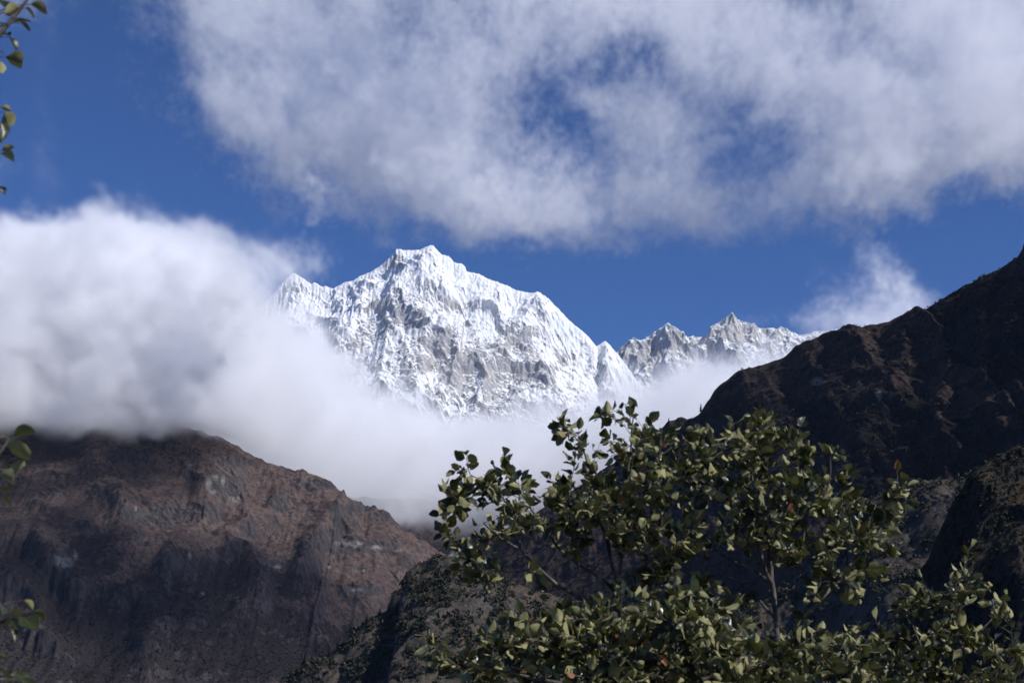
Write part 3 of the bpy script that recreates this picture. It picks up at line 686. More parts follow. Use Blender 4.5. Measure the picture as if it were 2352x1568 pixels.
def scatter_stuff(name, pts, sizes, mat, label, nq=18, seed=3):
    r = np.random.RandomState(seed)
    protos = [clump(nq, 0.34, r) for _ in range(8)]
    VV, FF, TT = [], [], []; off = 0
    for p, s in zip(pts, sizes):
        V, F = protos[r.randint(8)]
        a = r.rand() * 6.28; c, sn = math.cos(a), math.sin(a)
        Rm = np.array([[c, -sn, 0], [sn, c, 0], [0, 0, 0.7 + 0.6 * r.rand()]])
        VV.append(V @ Rm.T * s + p - np.array([0, 0, 0.1 * s])); FF.append(F + off); off += len(V)
        TT.append(np.repeat(np.clip(r.rand() * 0.8 + 0.2 * r.rand(len(F)), 0, 1), 4))
    o = mesh_np(name, np.concatenate(VV), np.concatenate(FF), mat, smooth=False, attrs={'tint': np.concatenate(TT)})
    return tag(o, label, 'scrub', kind='stuff')

def pick(V, px, py, w, n, r, row0):
    """n points of a hill's front face drawn with weight w"""
    W = np.where((np.arange(V.shape[0])[:, None] > row0) & (px > -120) & (px < 2480) & (py < 1640), np.clip(w, 0, None), 0)
    p = (W / W.sum()).ravel()
    i = r.choice(p.size, n, p=p)
    return V.reshape(-1, 3)[i], px.ravel()[i], py.ravel()[i]

def front_row(V):                      # index of the crest row
    return int(np.argmax(V[:, V.shape[1] // 2, 2]))

# dark dry scrub on the brown hill, scrub on the dark hill and the slope in the middle
r3 = np.random.RandomState(33)
w = sstep(0.4, 0.9, LA['veg']) * (0.25 + sstep(1250, 1500, LP[1])) * sstep(0.9, 0.5, LA['rock'])
P, px, py = pick(LV, LP[0], LP[1], w, 6500, r3, front_row(LV))
scatter_stuff('brown_hill_scrub', P, 1.2 + 2.0 * r3.rand(len(P)) ** 2, SCRUB_DRY, 'dark dry scrub dotted over the brown hill', 12, 34)
w = 0.2 + sstep(0.3, 0.9, RA['veg'])
P, px, py = pick(RV, RP[0], RP[1], w, 7000, r3, front_row(RV) - 3)
scatter_stuff('dark_hill_scrub', P, 0.9 + 2.3 * r3.rand(len(P)) ** 2, SCRUB_DRY, 'low dark scrub covering the dark hill', 12, 35)
X_, S_ = MV[..., 0], MV[..., 1]
cl = fbm(X_ / 26, MV[..., 2] / 16, 4, 1001)
w = sstep(-0.25, 0.35, cl) + 0.06
P, px, py = pick(MV, MP[0], MP[1], w, 11000, r3, front_row(MV) - 2)
scatter_stuff('slope_scrub', P, 1.1 + 2.6 * r3.rand(len(P)) ** 2, SCRUB, 'low grey green scrub covering the middle slope', 14, 36)
w = 0.3 + sstep(0.2, 0.8, NA['veg'])
P, px, py = pick(NV, NP[0], NP[1], w, 4200, r3, front_row(NV) - 2)
scatter_stuff('shoulder_scrub', P, 0.3 + 0.9 * r3.rand(len(P)) ** 2, SCRUB, 'dark scrub growing on the near rock shoulder', 18, 37)

# bushes one can tell apart on the middle slope
def bush_mesh(name, n, size, seed, mat=None):
    r = np.random.RandomState(seed)
    V, F = clump(n, size, r)
    t = np.repeat(np.clip(0.15 + 0.5 * r.rand() + 0.3 * r.rand(len(F)), 0, 1), 4)
    return V, F, t
bush_protos = []
for k in range(5):
    V, F, t = bush_mesh('hillside_bush', 90, 0.16, 50 + k)
    o = mesh_np('hillside_bush', V, F, SCRUB, smooth=False, attrs={'tint': t})
    tag(o, 'small rounded grey green bush among many on the scrub covered slope', 'bush', 'bushes on the scrub covered slope')
    bush_protos.append(o)
w = (sstep(-0.1, 0.4, cl) + 0.05) * (MP[0] > 660) * (MP[0] < 1330) * (MP[1] > 1290) * (MP[1] < 1560)
P, px, py = pick(MV, MP[0], MP[1], w, 240, r3, front_row(MV) + 4)
for i, p in enumerate(P):
    o = bush_protos[i] if i < 5 else bush_protos[i % 5].copy()
    if i >= 5: COL.objects.link(o)
    s = 2.6 + 3.4 * r3.rand() ** 1.5
    o.location = Vector(p) - Vector((0, 0, 0.2 * s)); o.rotation_euler = (0, 0, r3.rand() * 6.28)
    o.scale = (s, s, s * (0.8 + 0.5 * r3.rand()))

# conifers
BARK_M, nt, bs, _ = new_mat('bark')
oc = obj_coord(nt)
mp = nt.nodes.new('ShaderNodeMapping'); mp.inputs['Scale'].default_value = (1, 1, 0.35); lk(nt, oc, mp.inputs[0])
nb = noise(nt, 30, 6, 0.6, mp.outputs[0])
lk(nt, mixc(nt, ramp(nt, nb, 0.35, 0.68), (0.035, 0.029, 0.025), (0.14, 0.12, 0.10)), bs.inputs['Base Color'])
bs.inputs['Roughness'].default_value = 0.85
bump(nt, bs, nb, 0.5, 0.006)

def tube(pts, rad, sides=6):
    """vertices and quads of a tapered tube along points"""
    pts = np.asarray(pts, float); n = len(pts)
    T = np.gradient(pts, axis=0); T /= np.linalg.norm(T, axis=1, keepdims=True) + 1e-9
    a = np.array([0.3, 1.0, 0.2]); 
    U = np.cross(T, a); U /= np.linalg.norm(U, axis=1, keepdims=True) + 1e-9
    W = np.cross(T, U)
    th = np.linspace(0, 2 * np.pi, sides, endpoint=False)
    V = pts[:, None] + np.asarray(rad)[:, None, None] * (np.cos(th)[None, :, None] * U[:, None] + np.sin(th)[None, :, None] * W[:, None])
    idx = np.arange(n * sides).reshape(n, sides); j = np.roll(idx, -1, 1)
    F = np.stack([idx[:-1], j[:-1], j[1:], idx[1:]], -1).reshape(-1, 4)
    return V.reshape(-1, 3), F
class Soup:
    def __init__(s): s.V = []; s.F = []; s.n = 0
    def add(s, V, F): s.V.append(V); s.F.append(F + s.n); s.n += len(V)
    def get(s): return np.concatenate(s.V), np.concatenate(s.F)

def conifer(seed, droop=0.25, gappy=0.2):
    """unit-height conifer: trunk and tiers of hanging sprays"""
    r = np.random.RandomState(seed)
    root = bpy.data.objects.new('conifer', None); COL.objects.link(root)
    V, F = tube([(0, 0, -0.08), (0, 0, 0.5), (0.005, 0, 1.0)], [0.022, 0.013, 0.002], 6)
    mesh_np('trunk', V, F, BARK_M, root)
    Q = []
    z = 0.12
    while z < 0.99:
        rad = 0.23 * (1 - z) ** 0.8 + 0.012
        k = max(3, int(9 * (1 - z) + 3))
        for i in range(k):
            if r.rand() < gappy: continue
            a = 6.283 * (i + r.rand()) / k; R_ = rad * (0.6 + 0.6 * r.rand())
            d = np.array([math.cos(a), math.sin(a), 0]); sd = np.array([-d[1], d[0], 0])
            for f in (0.35, 0.65, 0.95):
                c = d * R_ * f + np.array([0, 0, z - droop * R_ * f * f])
                wd = 0.035 * (1.25 - f) + 0.014
                Q += [c - d * wd - sd * wd * .3, c - sd * wd + np.array([0, 0, -wd * .5]), c + d * wd * 1.2 - np.array([0, 0, wd * .4]), c + sd * wd + np.array([0, 0, wd * .25])]
        z += 0.032 + 0.012 * r.rand()
    Q = np.array(Q); F = np.arange(len(Q)).reshape(-1, 4)
    mesh_np('crown', Q, F, CONIFER, root, smooth=False, attrs={'tint': np.repeat(r.rand(len(F)) * 0.9, 4)})
    return root
def copy_tree(o):
    c = o.copy(); COL.objects.link(c)
    for ch in list(o.children):
        d = ch.copy(); COL.objects.link(d); d.parent = c
    return c
def on_surface(V, P, px, py):
    """the face point that shows nearest to a frame position"""
    d = np.hypot(P[0] - px, P[1] - py); d[:front_row(V) - 1] = 1e9
    return Vector(V.reshape(-1, 3)[int(np.argmin(d))])
con = [conifer(k, 0.2 + 0.1 * (k % 3), 0.12 + 0.06 * (k % 3)) for k in range(4)]
def place_conifer(i, loc, h, label, group=None):
    o = con[i] if i < 4 else copy_tree(con[i % 4])
    o.location = loc; o.scale = (h * 1.1, h * 1.1, h); o.rotation_euler = (0, 0, 1.7 * i)
    tag(o, label, 'conifer', group)
place_conifer(0, on_surface(RV, RP, 1611, 948), 13, 'dark conifer standing alone on the dark hill crest under its steep nose')
place_conifer(1, on_surface(RV, RP, 1538, 982), 15, 'dark conifer on the dark hill crest beside the tree top leaves')
k = 2
for (qx, qy, h) in [(842, 1434, 9), (872, 1416, 8), (893, 1404, 8), (775, 1492, 9), (700, 1528, 10), (716, 1522, 8), (668, 1556, 9), (815, 1452, 7), (925, 1392, 6), (757, 1506, 7)]:
    place_conifer(k, on_surface(MV, MP, qx, qy), h, 'small dark conifer in the row along the lower left edge of the scrub slope', 'conifers along the scrub slope edge'); k += 1
w = (sstep(0.0, 0.5, cl) + 0.08) * (MP[0] > 680) * (MP[0] < 1330) * (MP[1] > 1380) * (MP[1] < 1560)
P, px, py = pick(MV, MP[0], MP[1], w, 46, r3, front_row(MV) + 10)
for p in P:
    place_conifer(k, Vector(p), 4 + 4 * r3.rand(), 'small dark conifer scattered among the bushes of the scrub slope', 'conifers among the slope bushes'); k += 1

# ------------------------------------------------------------------ broad-leaved trees
def leaf_mat(name):
    m, nt, bs, out = new_mat(name)
    t = attr(nt, 'tint')
    uv = nt.nodes.new('ShaderNodeUVMap'); uv.uv_map = 'uv'
    sp = nt.nodes.new('ShaderNodeSeparateXYZ'); lk(nt, uv.outputs[0], sp.inputs[0])
    au = math_n(nt, 'ABSOLUTE', math_n(nt, 'SUBTRACT', sp.outputs[0], 0.5))
    vein = math_n(nt, 'SINE', math_n(nt, 'MULTIPLY', math_n(nt, 'SUBTRACT', math_n(nt, 'MULTIPLY', sp.outputs[1], 11.0), math_n(nt, 'MULTIPLY', au, 9.0)), 6.283))
    vl = ramp(nt, vein, 0.55, 1.0)
    mid = math_n(nt, 'SUBTRACT', 1.0, ramp(nt, au, 0.0, 0.05))
    oc = obj_coord(nt)
    sn = noise(nt, 55, 4, 0.6, oc)
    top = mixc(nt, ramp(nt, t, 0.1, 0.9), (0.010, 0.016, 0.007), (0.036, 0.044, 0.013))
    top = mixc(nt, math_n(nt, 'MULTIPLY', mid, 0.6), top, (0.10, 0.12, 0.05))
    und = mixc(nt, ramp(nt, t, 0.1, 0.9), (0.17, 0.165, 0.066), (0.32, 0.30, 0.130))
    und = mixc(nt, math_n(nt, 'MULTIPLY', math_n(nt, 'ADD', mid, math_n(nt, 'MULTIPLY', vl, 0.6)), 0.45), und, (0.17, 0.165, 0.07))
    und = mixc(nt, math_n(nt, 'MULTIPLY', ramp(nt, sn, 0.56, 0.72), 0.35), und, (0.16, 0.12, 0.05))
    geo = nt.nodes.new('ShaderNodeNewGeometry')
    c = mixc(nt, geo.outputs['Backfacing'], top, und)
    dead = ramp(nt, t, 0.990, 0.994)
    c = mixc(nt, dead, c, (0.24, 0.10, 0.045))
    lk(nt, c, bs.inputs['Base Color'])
    ro = nt.nodes.new('ShaderNodeMapRange'); ro.inputs['To Min'].default_value = 0.30; ro.inputs['To Max'].default_value = 0.7
    lk(nt, geo.outputs['Backfacing'], ro.inputs['Value']); lk(nt, ro.outputs[0], bs.inputs['Roughness'])
    bump(nt, bs, math_n(nt, 'ADD', math_n(nt, 'MULTIPLY', vl, -0.6), math_n(nt, 'MULTIPLY', mid, -1.0)), 0.5, 0.002)
    tr = nt.nodes.new('ShaderNodeBsdfTranslucent'); tr.inputs['Color'].default_value = (0.17, 0.19, 0.035, 1)
    mx = nt.nodes.new('ShaderNodeMixShader'); mx.inputs[0].default_value = 0.12
    lk(nt, bs.outputs[0], mx.inputs[1]); lk(nt, tr.outputs[0], mx.inputs[2]); lk(nt, mx.outputs[0], out.inputs['Surface'])
    return m
LEAF = leaf_mat('broad_leaf')

def leaf_templates():
    out = []
    NU, NV = 7, 9
    for k in range(8):
        r = np.random.RandomState(900 + k)
        v = np.linspace(0, 1, NV); u = np.linspace(-1, 1, NU)
        wid = (0.325 + 0.06 * r.rand()) * np.sin(np.pi * np.clip(v, 0, 1) ** (0.78 + 0.12 * r.rand())) ** 0.72
        wid[0] = 0.012; wid[-1] = 0.0
        fold = 0.25 + 0.45 * r.rand(); curl = -0.25 + 0.9 * r.rand(); side = 0.25 * r.randn(); wave = 0.03 + 0.03 * r.rand()
        U, Vv = np.meshgrid(u, v)
        x = U * wid[:, None] * (1 + 0.06 * r.randn(NV, NU) * (np.abs(U) > 0.9)); y = Vv + 0.02 * r.randn(NV, NU) * (np.abs(U) > 0.9)
        z = fold * np.abs(U) ** 1.3 * wid[:, None] - curl * Vv ** 2 * 0.35 + wave * np.sin(9 * Vv + 2 * U + 6 * r.rand()) * np.abs(U) + 0.018 * np.sin(2 * np.pi * (Vv * 8 - 1.6 * np.abs(U))) * (np.abs(U) > 0.1)
        x = x + side * Vv ** 2 * 0.3
        T = np.stack([x, y, z], -1).reshape(-1, 3)
        # petiole
        idx = np.arange(NU * NV).reshape(NV, NU)
        F = np.stack([idx[:-1, :-1], idx[:-1, 1:], idx[1:, 1:], idx[1:, :-1]], -1).reshape(-1, 4)
        uv = np.stack([(U + 1) / 2, Vv], -1).reshape(-1, 2)
        out.append((T, F, uv))
    return out
LEAVES = leaf_templates()

class Leaves:
    def __init__(s, seed): s.V = []; s.F = []; s.T = []; s.UV = []; s.n = 0; s.r = np.random.RandomState(seed)
    def add(s, base, axis, normal, length, tint=None, width=None):
        if width is None: width = 0.8 + 0.45 * s.r.rand()
        T, F, uv = LEAVES[s.r.randint(8)]
        y = np.asarray(axis, float); y /= np.linalg.norm(y) + 1e-9
        z = np.asarray(normal, float); z = z - y * z.dot(y); z /= np.linalg.norm(z) + 1e-9
        x = np.cross(y, z)
        M = np.stack([x * width, y, z])
        s.V.append(np.asarray(base) + (T @ M) * length); s.F.append(F + s.n); s.n += len(T)
        s.T.append(np.full(len(T), s.r.rand() if tint is None else tint)); s.UV.append(uv)
    def build(s, parent):
        return mesh_np('crown', np.concatenate(s.V), np.concatenate(s.F), LEAF, parent, attrs={'tint': np.concatenate(s.T)}, uv=np.concatenate(s.UV))

SUNV = np.array(SDIR)
def spray(L, twigs, nodepos, tip, r, nleaf, size):
    """a twig from nodepos to tip with leaves along its outer part"""
    nodepos = np.asarray(nodepos); tip = np.asarray(tip)
    d = tip - nodepos; ln = np.linalg.norm(d)
    m1 = nodepos + d * 0.45 + np.array([r.randn() * .06, r.randn() * .06, -0.05 + r.randn() * .04]) * ln
    ts = np.linspace(0, 1, 6)[:, None]
    pts = (1 - ts) ** 2 * nodepos + 2 * ts * (1 - ts) * m1 + ts ** 2 * tip
    r0 = 0.0022 + 0.0035 * min(ln, 0.7)
    twigs.add(*tube(pts, np.linspace(r0, 0.0012, 6), 5))
    out = min(ln, 0.22)
    td = d / (ln + 1e-9)
    for i in range(nleaf):
        f = 1 - (i / nleaf) * out / (ln + 1e-9) * (0.9 + 0.2 * r.rand())
        f = max(f, 0.05)
        b = (1 - f) ** 2 * nodepos + 2 * f * (1 - f) * m1 + f ** 2 * tip
        side = r.randn(3); side -= td * side.dot(td); side /= np.linalg.norm(side) + 1e-9
        ax = td * (0.55 + 0.5 * (i == 0)) + side * 0.85 + np.array([0, 0, -0.05 + 0.3 * r.rand()])
        # many leaves turn their pale underside towards the open side
        nrm = r.randn(3) + np.array([0.0, 0.45, 0.75]) * (1.0 if r.rand() < 0.40 else -0.7)
        ax /= np.linalg.norm(ax)
        pet = 0.012
        twigs.add(*tube([b, b + ax * pet], [0.0009, 0.0008], 4))
        L.add(b + ax * pet, ax, nrm, size * (0.5 + 0.8 * r.rand()))
    return pts

def plant(name, label, cat, Y, stems, lobes, seed, density=1.0, size=0.105, depth=0.55, base_px=None, stem_mat=None, nleaf=(4, 10)):
    """stems: list of (points in frame pixels with depth offsets, r0, r1); lobes: ellipses of foliage in frame pixels"""
    r = np.random.RandomState(seed)
    b = at(base_px, 1568, Y); b.z = 0.05
    root = bpy.data.objects.new(name, None); COL.objects.link(root); root.location = b
    off = np.array(b)
    trunk = Soup(); twigs = Soup(); L = Leaves(seed + 1)
    nodes = []
    for pts, r0, r1 in stems:
        W = []
        for q in pts:
            if len(q) == 2: q = (*q, 0.0)
            W.append(np.array(at(q[0], q[1], Y + q[2])) if q[1] < 1e4 else off.copy())
        W = np.array(W)
        # resample with small wobble
        seg = np.linalg.norm(np.diff(W, axis=0), axis=1); t = np.concatenate([[0], np.cumsum(seg)])
        n = max(6, int(t[-1] / 0.06)); tt = np.linspace(0, t[-1], n)
        C = np.stack([np.interp(tt, t, W[:, i]) for i in range(3)], 1)
        for _ in range(2): C[1:-1] = 0.25 * C[:-2] + 0.5 * C[1:-1] + 0.25 * C[2:]
        C[1:-1] += r.randn(n - 2, 3) * 0.0025
        rad = np.linspace(r0, r1, n) * (1 + 0.06 * r.randn(n))
        trunk.add(*tube(C - off, rad, 9))
        for c in C[n // 4:]: nodes.append(c)
    nodes = np.array(nodes)
    tips = []
    for cx, cy, rx, ry, *dn in lobes:
        dd = dn[0] if dn else 1.0
        n = max(1, int(round(rx * ry * math.pi / 1300 * density * dd)))
        for _ in range(n):
            a = r.rand() * 6.283; q = math.sqrt(r.rand())
            tips.append(np.array(at(cx + rx * q * math.cos(a), cy + ry * q * math.sin(a), Y + depth * (r.rand() * 2 - 1) * (0.5 + 0.5 * (1 - q)))))
    # join the tips one by one to the nearest wood, the closest first
    tips = np.array(tips); left = list(range(len(tips)))
    dist = np.array([np.min(np.linalg.norm(nodes - t, axis=1)) for t in tips])
    while left:
        i = min(left, key=lambda j: dist[j]); left.remove(i)
        t = tips[i]
        dv = nodes - t
        dd = np.linalg.norm(dv, axis=1) + 0.6 * np.clip(dv[:, 2] + 0.02, 0, None) + 3.0 * (np.linalg.norm(dv, axis=1) < 0.07)
        j = int(np.argmin(dd))
        pts = spray(L, twigs, nodes[j] - off, t - off, r, r.randint(*nleaf), size)
        new = pts[2:5] + off
        nodes = np.concatenate([nodes, new])
        if left:
            ar = np.array(left); dist[ar] = np.minimum(dist[ar], np.min(np.linalg.norm(tips[ar][:, None] - new[None], axis=2), axis=1))
    mesh_np('trunk', *trunk.get(), BARK_M, root)
    mesh_np('twigs', *twigs.get(), BARK_M, root)
    L.build(root)
    tag(root, label, cat)
    return root

G = 1e5                                     # "down to the ground"
A_STEMS = [([(1400, G), (1423, 1500), (1423, 1395), (1420, 1356), (1417, 1328), (1429, 1289), (1429, 1249), (1431, 1182), (1443, 1086), (1450, 1029), (1448, 996), (1456, 952)], 0.026, 0.004),
    ([(1420, 1345, 0.0), (1402, 1286, .1), (1399, 1249, .15), (1364, 1171, .2), (1358, 1116, .25), (1347, 1061, .25), (1338, 1018, .2), (1320, 991, .2), (1296, 981, .2)], 0.013, 0.003),
    ([(1423, 1400), (1356, 1383, -.1), (1320, 1365, -.15), (1280, 1344, -.2), (1250, 1319, -.25), (1219, 1286, -.3), (1195, 1258, -.3), (1146, 1237, -.35), (1110, 1200, -.4)], 0.016, 0.004),
    ([(1195, 1258, -.3), (1192, 1230, -.3), (1180, 1180, -.25), (1150, 1130, -.2), (1080, 1090, -.2)], 0.006, 0.003),
    ([(1414, 1356, .05), (1384, 1328, .1), (1317, 1289, .2), (1280, 1258, .25), (1240, 1200, .3), (1190, 1120, .3), (1150, 1070, .3)], 0.011, 0.003),
    ([(1238, 1303, -.27), (1200, 1310, -.25), (1150, 1318, -.25), (1105, 1300, -.25)], 0.005, 0.0025),
    ([(1429, 1249), (1480, 1200, .1), (1540, 1150, .2), (1590, 1090, .2), (1620, 1030, .2)], 0.011, 0.003),
    ([(1420, 1340), (1470, 1300, -.2), (1530, 1260, -.3), (1590, 1210, -.3)], 0.010, 0.003)]
A_LOBES = [(1461, 968, 42, 44, 1.2), (1420, 1010, 40, 34, .8), (1386, 985, 30, 46, .9), (1305, 1001, 40, 46), (1364, 1038, 52, 52, .8), (1493, 1001, 36, 40), (1150, 1070, 24, 44), (1069, 1090, 40, 44), (1021, 1141, 38, 40), (1096, 1130, 55, 52), (1187, 1098, 48, 38, .8),
    (1295, 1092, 42, 36, .9), (1241, 1162, 86, 56), (1134, 1194, 66, 46), (1015, 1224, 26, 20), (1090, 1280, 56, 48, .9), (1117, 1326, 20, 24), (1225, 1328, 26, 40, .8), (1348, 1140, 80, 56), (1456, 1119, 110, 66), (1552, 1108, 86, 76), (1547, 1033, 54, 46, .9), (1617, 1022, 56, 38),
    (1402, 1205, 105, 55), (1525, 1210, 105, 86), (1574, 1265, 52, 48, .8), (1456, 1270, 44, 40, .35), (1343, 1248, 56, 36, .4), (1405, 1358, 32, 28, .8), (1490, 1350, 50, 38, .8), (1560, 1335, 60, 40, .8), (1635, 1400, 46, 40, .6)]
plant('broadleaf_tree', 'broad leaved tree with a long bare branch reaching left above the scrub slope', 'tree', 8.2, A_STEMS, A_LOBES, 41, 1.66, 0.064, 0.62, 1400)
B_STEMS = [([(1800, G), (1792, 1568), (1783, 1436), (1778, 1380), (1775, 1344), (1770, 1281), (1763, 1242), (1757, 1199), (1752, 1156), (1740, 1110), (1730, 1074), (1744, 1018), (1757, 960)], 0.036, 0.004),
    ([(1775, 1344), (1757, 1314, -.05), (1745, 1278, -.1), (1735, 1248, -.1), (1742, 1150, -.1), (1720, 1067, -.1), (1700, 1010, -.1)], 0.014, 0.003),
    ([(1772, 1340), (1747, 1314, .1), (1717, 1301, .15), (1678, 1288, .2), (1640, 1260, .25)], 0.011, 0.003),
    ([(1745, 1294, -.05), (1724, 1281, -.1), (1678, 1252, -.2), (1650, 1200, -.25)], 0.009, 0.003),
    ([(1780, 1420), (1747, 1380, .1), (1720, 1354, .15), (1691, 1321, .2), (1640, 1320, .25)], 0.008, 0.003),
    ([(1796, 1520), (1829, 1436, .1), (1889, 1374, .15), (1912, 1344, .2), (1971, 1275, .25), (2020, 1209, .25), (2047, 1159, .25), (2067, 1113, .25), (2060, 1074, .25)], 0.017, 0.003),
    ([(1763, 1242), (1800, 1170, .1), (1836, 1113, .15), (1846, 1034, .2), (1839, 985, .2)], 0.008, 0.0025),
    ([(1770, 1290), (1820, 1220, -.1), (1862, 1172, -.2), (1898, 1143, -.25), (1912, 1103, -.25), (1905, 1022, -.25)], 0.009, 0.0025),
    ([(1912, 1344, .2), (1960, 1340, .1), (2000, 1320, .1)], 0.006, 0.003)]
B_LOBES = [(1757, 974, 34, 38), (1724, 1010, 80, 52), (1670, 1076, 74, 74), (1778, 1065, 74, 74), (1842, 1010, 24, 38, .8), (1864, 1087, 44, 46, .9), (1918, 1025, 20, 26, .7), (1928, 1114, 28, 42, .7), (1778, 1140, 115, 66), (1832, 1205, 130, 62), (1955, 1162, 62, 44, .9), (1993, 1205, 84, 62),
    (2063, 1090, 36, 34, .7), (2073, 1162, 34, 34, .9), (2020, 1259, 54, 54, .9), (1885, 1280, 112, 54), (1993, 1318, 46, 44, .7), (1928, 1345, 64, 44, .7), (1697, 1205, 58, 58), (1638, 1330, 30, 40, .4), (1700, 1400, 50, 40, .4), (1860, 1410, 60, 40, .4)]
plant('broadleaf_tree', 'broad leaved tree with a straight bare trunk in front of the dark hill', 'tree', 8.0, B_STEMS, B_LOBES, 43, 1.66, 0.063, 0.62, 1800)
D_STEMS = [([(1500, G), (1480, 1620), (1430, 1540, -.1), (1330, 1480, -.2), (1200, 1470, -.2), (1110, 1460, -.2)], 0.016, 0.004), ([(1500, G), (1520, 1600), (1560, 1500, -.1), (1560, 1400, -.1)], 0.014, 0.003), ([(1480, 1620), (1300, 1570, -.3), (1100, 1530, -.3), (1010, 1480, -.3)], 0.012, 0.003),
    ([(1500, G), (1600, 1600), (1720, 1530, -.1), (1850, 1490, -.1)], 0.014, 0.003), ([(1430, 1540, -.1), (1400, 1450, 0), (1350, 1420, 0)], 0.009, 0.003)]
D_LOBES = [(1552, 1382, 60, 44), (1525, 1405, 112, 42), (1402, 1410, 92, 42), (1295, 1435, 80, 46), (1187, 1408, 30, 22, .7), (1107, 1462, 34, 26), (999, 1470, 34, 20), (1037, 1522, 50, 32), (1187, 1486, 112, 52), (1295, 1510, 150, 66), (1456, 1500, 160, 74), (1617, 1460, 112, 72), (1617, 1520, 150, 66), (1778, 1536, 150, 46),
    (1900, 1510, 120, 60), (1858, 1474, 54, 36, .8), (1300, 1570, 260, 40), (1600, 1580, 260, 40), (1900, 1580, 200, 40)]
plant('broadleaf_shrub', 'leafy shrub filling the bottom of the view under both trees', 'shrub', 7.2, D_STEMS, D_LOBES, 45, 1.8, 0.063, 0.62, 1500)
C_STEMS = [([(2180, G), (2180, 1600), (2190, 1450), (2210, 1380), (2236, 1290)], 0.014, 0.003), ([(2180, 1600), (2110, 1480, -.1), (2085, 1390, -.1)], 0.010, 0.003), ([(2185, 1500), (2260, 1440, .1), (2310, 1385, .1)], 0.009, 0.003), ([(2195, 1430), (2160, 1380, .1), (2120, 1345, .1)], 0.006, 0.002), ([(2180, G), (2040, 1600), (1985, 1520)], 0.010, 0.003)]
C_LOBES = [(2236, 1283, 30, 28, .7), (2187, 1318, 34, 26, .7), (2120, 1343, 20, 18, .7), (2236, 1336, 38, 38, .7), (2078, 1382, 32, 44, .7), (2154, 1385, 74, 36, .7), (2275, 1376, 46, 46, .7), (2315, 1382, 26, 22, .7), (2169, 1430, 112, 62, .75), (2275, 1445, 56, 62, .7), (2108, 1475, 140, 72, .8), (2199, 1510, 150, 72, .8), (1990, 1474, 70, 52, .7), (1995, 1540, 112, 44, .8), (2306, 1536, 62, 54, .8), (2200, 1580, 200, 36)]
plant('broadleaf_bush', 'dim leafy bush in front of the near rock shoulder at lower right', 'bush', 8.8, C_STEMS, C_LOBES, 47, 1.5, 0.064, 0.6, 2180)

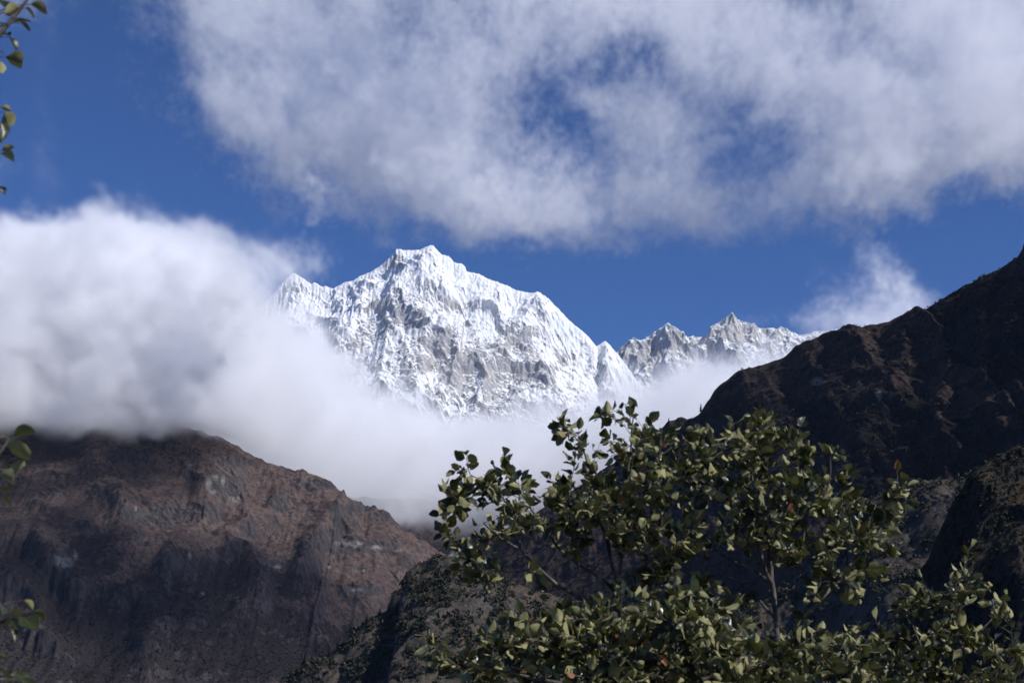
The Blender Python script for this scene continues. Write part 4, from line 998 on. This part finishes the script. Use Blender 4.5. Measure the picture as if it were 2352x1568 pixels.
# the tree at the left edge: only the ends of its boughs reach the picture
def edge_tree():
    Y = 3.6
    r = np.random.RandomState(61)
    b = np.array([-2.35, Y + 0.1, 0.03])
    root = bpy.data.objects.new('broadleaf_tree', None); COL.objects.link(root); root.location = b
    trunk = Soup(); twigs = Soup(); L = Leaves(62)
    P = lambda x, y, d=0.0: np.array(at(x, y, Y + d)) - b
    st = lambda pts, r0, r1: trunk.add(*tube(pts, np.linspace(r0, r1, len(pts)), 8))
    st([(0, 0, -0.05), (0.02, 0, 0.8), (0.0, 0.03, 1.6), (0.05, 0, 2.4), (0.12, 0.02, 3.2), (0.2, 0, 3.9)], 0.05, 0.012)
    st([(0.02, 0.02, 2.3), P(-420, 420), P(-200, 230), P(-60, 130), P(-5, 85), P(40, 30), P(72, -12)], 0.016, 0.003)
    st([(0.0, 0.03, 1.9), P(-400, 560, .1), P(-180, 420, .1), P(-60, 330, .1), P(-6, 300, .1)], 0.014, 0.002)
    st([(-60 * 0, 0.03, 1.8), P(-300, 640, .1), P(-120, 520, .1), P(-12, 440, .1)], 0.010, 0.002)
    st([(0.02, 0.0, 1.2), P(-380, 1180), P(-200, 1120), P(-80, 1060), P(0, 1040), P(22, 1005)], 0.014, 0.0025)
    st([(0.02, 0.0, 0.9), P(-380, 1500), P(-200, 1460), P(-60, 1450), P(20, 1420), P(55, 1400)], 0.013, 0.0025)
    st([(0.02, 0.0, 0.7), P(-300, 1620), P(-120, 1580), P(0, 1560), P(40, 1560)], 0.010, 0.0025)
    u = 0.293
    up = [(240, 35, 380, 100, 1), (155, 60, 20, 105, 1), (200, 65, 270, 130, 1), (110, 180, 230, 150, 0), (160, 180, 235, 255, 1), (0, 180, 50, 200, 0), (20, 270, 85, 285, 1), (68, 290, 130, 390, 0), (45, 445, 170, 512, 1), (-10, 400, 28, 420, 0), (5, 480, 20, 580, 0), (10, 840, 90, 865, 1), (40, 880, 75, 1000, 1), (0, 960, 40, 1090, 0), (-5, 1080, 18, 1120, 1),
          (15, 1180, 115, 1160, 0), (10, 1205, 110, 1275, 1), (0, 1460, 35, 1520, 0), (-10, 0, 30, 25, 0)]
    for x0, y0, x1, y1, lit in up:
        put = (x0 * u, y0 * u, x1 * u, y1 * u, lit)
        add_edge_leaf(L, twigs, P, put, r)
    dn = [(80, 130, 205, 120, 1), (45, 190, 180, 255, 1), (-5, 150, 42, 145, 0), (50, 185, 108, 160, 0), (80, 230, 10, 275, 0), (140, 275, 80, 350, 1), (0, 355, 95, 400, 1), (-5, 450, 76, 462, 1), (-5, 480, 62, 552, 1), (15, 300, 60, 335, 0), (140, 1088, 192, 1135, 1), (185, 1150, 262, 1200, 1), (135, 1185, 205, 1255, 0), (75, 1175, 125, 1130, 0), (0, 1205, 105, 1210, 0), (60, 1250, 90, 1320, 0),
          (-10, 1100, 25, 1150, 1), (10, 1240, 60, 1255, 1), (0, 1470, 50, 1575, 0), (60, 1520, 185, 1545, 0), (120, 1545, 190, 1600, 0), (-10, 1400, 30, 1440, 0), (20, 1180, 110, 1230, 0), (60, 1200, 150, 1250, 0)]
    for x0, y0, x1, y1, lit in dn:
        k = 0.396
        add_edge_leaf(L, twigs, P, (x0 * k, 947.5 + y0 * k, x1 * k, 947.5 + y1 * k, lit), r)
    # leaves of the boughs outside the picture
    for i in range(260):
        z = 0.9 + 2.9 * r.rand(); a = r.rand() * 6.28; q = 0.15 + 0.55 * r.rand()
        c = np.array([0.0 + q * math.cos(a) - 0.15, q * math.sin(a), z])
        twigs.add(*tube([np.array([0.05, 0.0, z - 0.15]), c], [0.003, 0.001], 4))
        L.add(c, r.randn(3) + (0, 0, 0.3), r.randn(3) + (0, 0.3, 0.8), 0.085 * (0.7 + 0.5 * r.rand()))
    trunk.add(*twigs.get())
    mesh_np('trunk', *trunk.get(), BARK_M, root); L.build(root)
    tag(root, 'broad leaved tree whose leafy twig ends poke in along the left edge', 'tree')
def add_edge_leaf(L, twigs, P, q, r):
    x0, y0, x1, y1, lit = q
    d = 0.05 * r.randn()
    a = P(x0, y0, d); t = P(x1, y1, d + 0.02 * r.randn())
    back = a - (t - a) * 0.25 + np.array([-0.03, 0, -0.01])
    twigs.add(*tube([back + np.array([-0.05, 0, -0.02]), back, a], [0.002, 0.0016, 0.001], 4))
    ln = np.linalg.norm(t - a)
    # seen from below and in front: pale underside up front for the lit ones
    n = np.array([0.15 * r.randn(), 0.55, 0.75]) if lit else np.array([0.3 * r.randn(), -0.25 + 0.3 * r.randn(), 0.9])
    L.add(a, t - a, n + 0.25 * r.randn(3), ln * 1.05, None, 0.95)
edge_tree()


# ------------------------------------------------------------------ haze: the air of the valley
def haze_box(lo, hi, dens):
    m = bpy.data.materials.new('haze'); m.use_nodes = True
    nt = m.node_tree; nt.nodes.remove(nt.nodes['Principled BSDF'])
    v = nt.nodes.new('ShaderNodeVolumePrincipled'); v.inputs['Color'].default_value = (0.45, 0.65, 1.0, 1); v.inputs['Density'].default_value = dens
    nt.links.new(v.outputs[0], nt.nodes['Material Output'].inputs['Volume'])
    c = [(x, y, z) for x in (lo[0], hi[0]) for y in (lo[1], hi[1]) for z in (lo[2], hi[2])]
    F = [(0, 1, 3, 2), (4, 6, 7, 5), (0, 4, 5, 1), (2, 3, 7, 6), (0, 2, 6, 4), (1, 5, 7, 3)]
    return tag(mesh_np('haze', c, F, m, smooth=False), kind='stuff')
haze_box((-42000, -42000, -95), (42000, 42000, 3600), 0.9e-5)
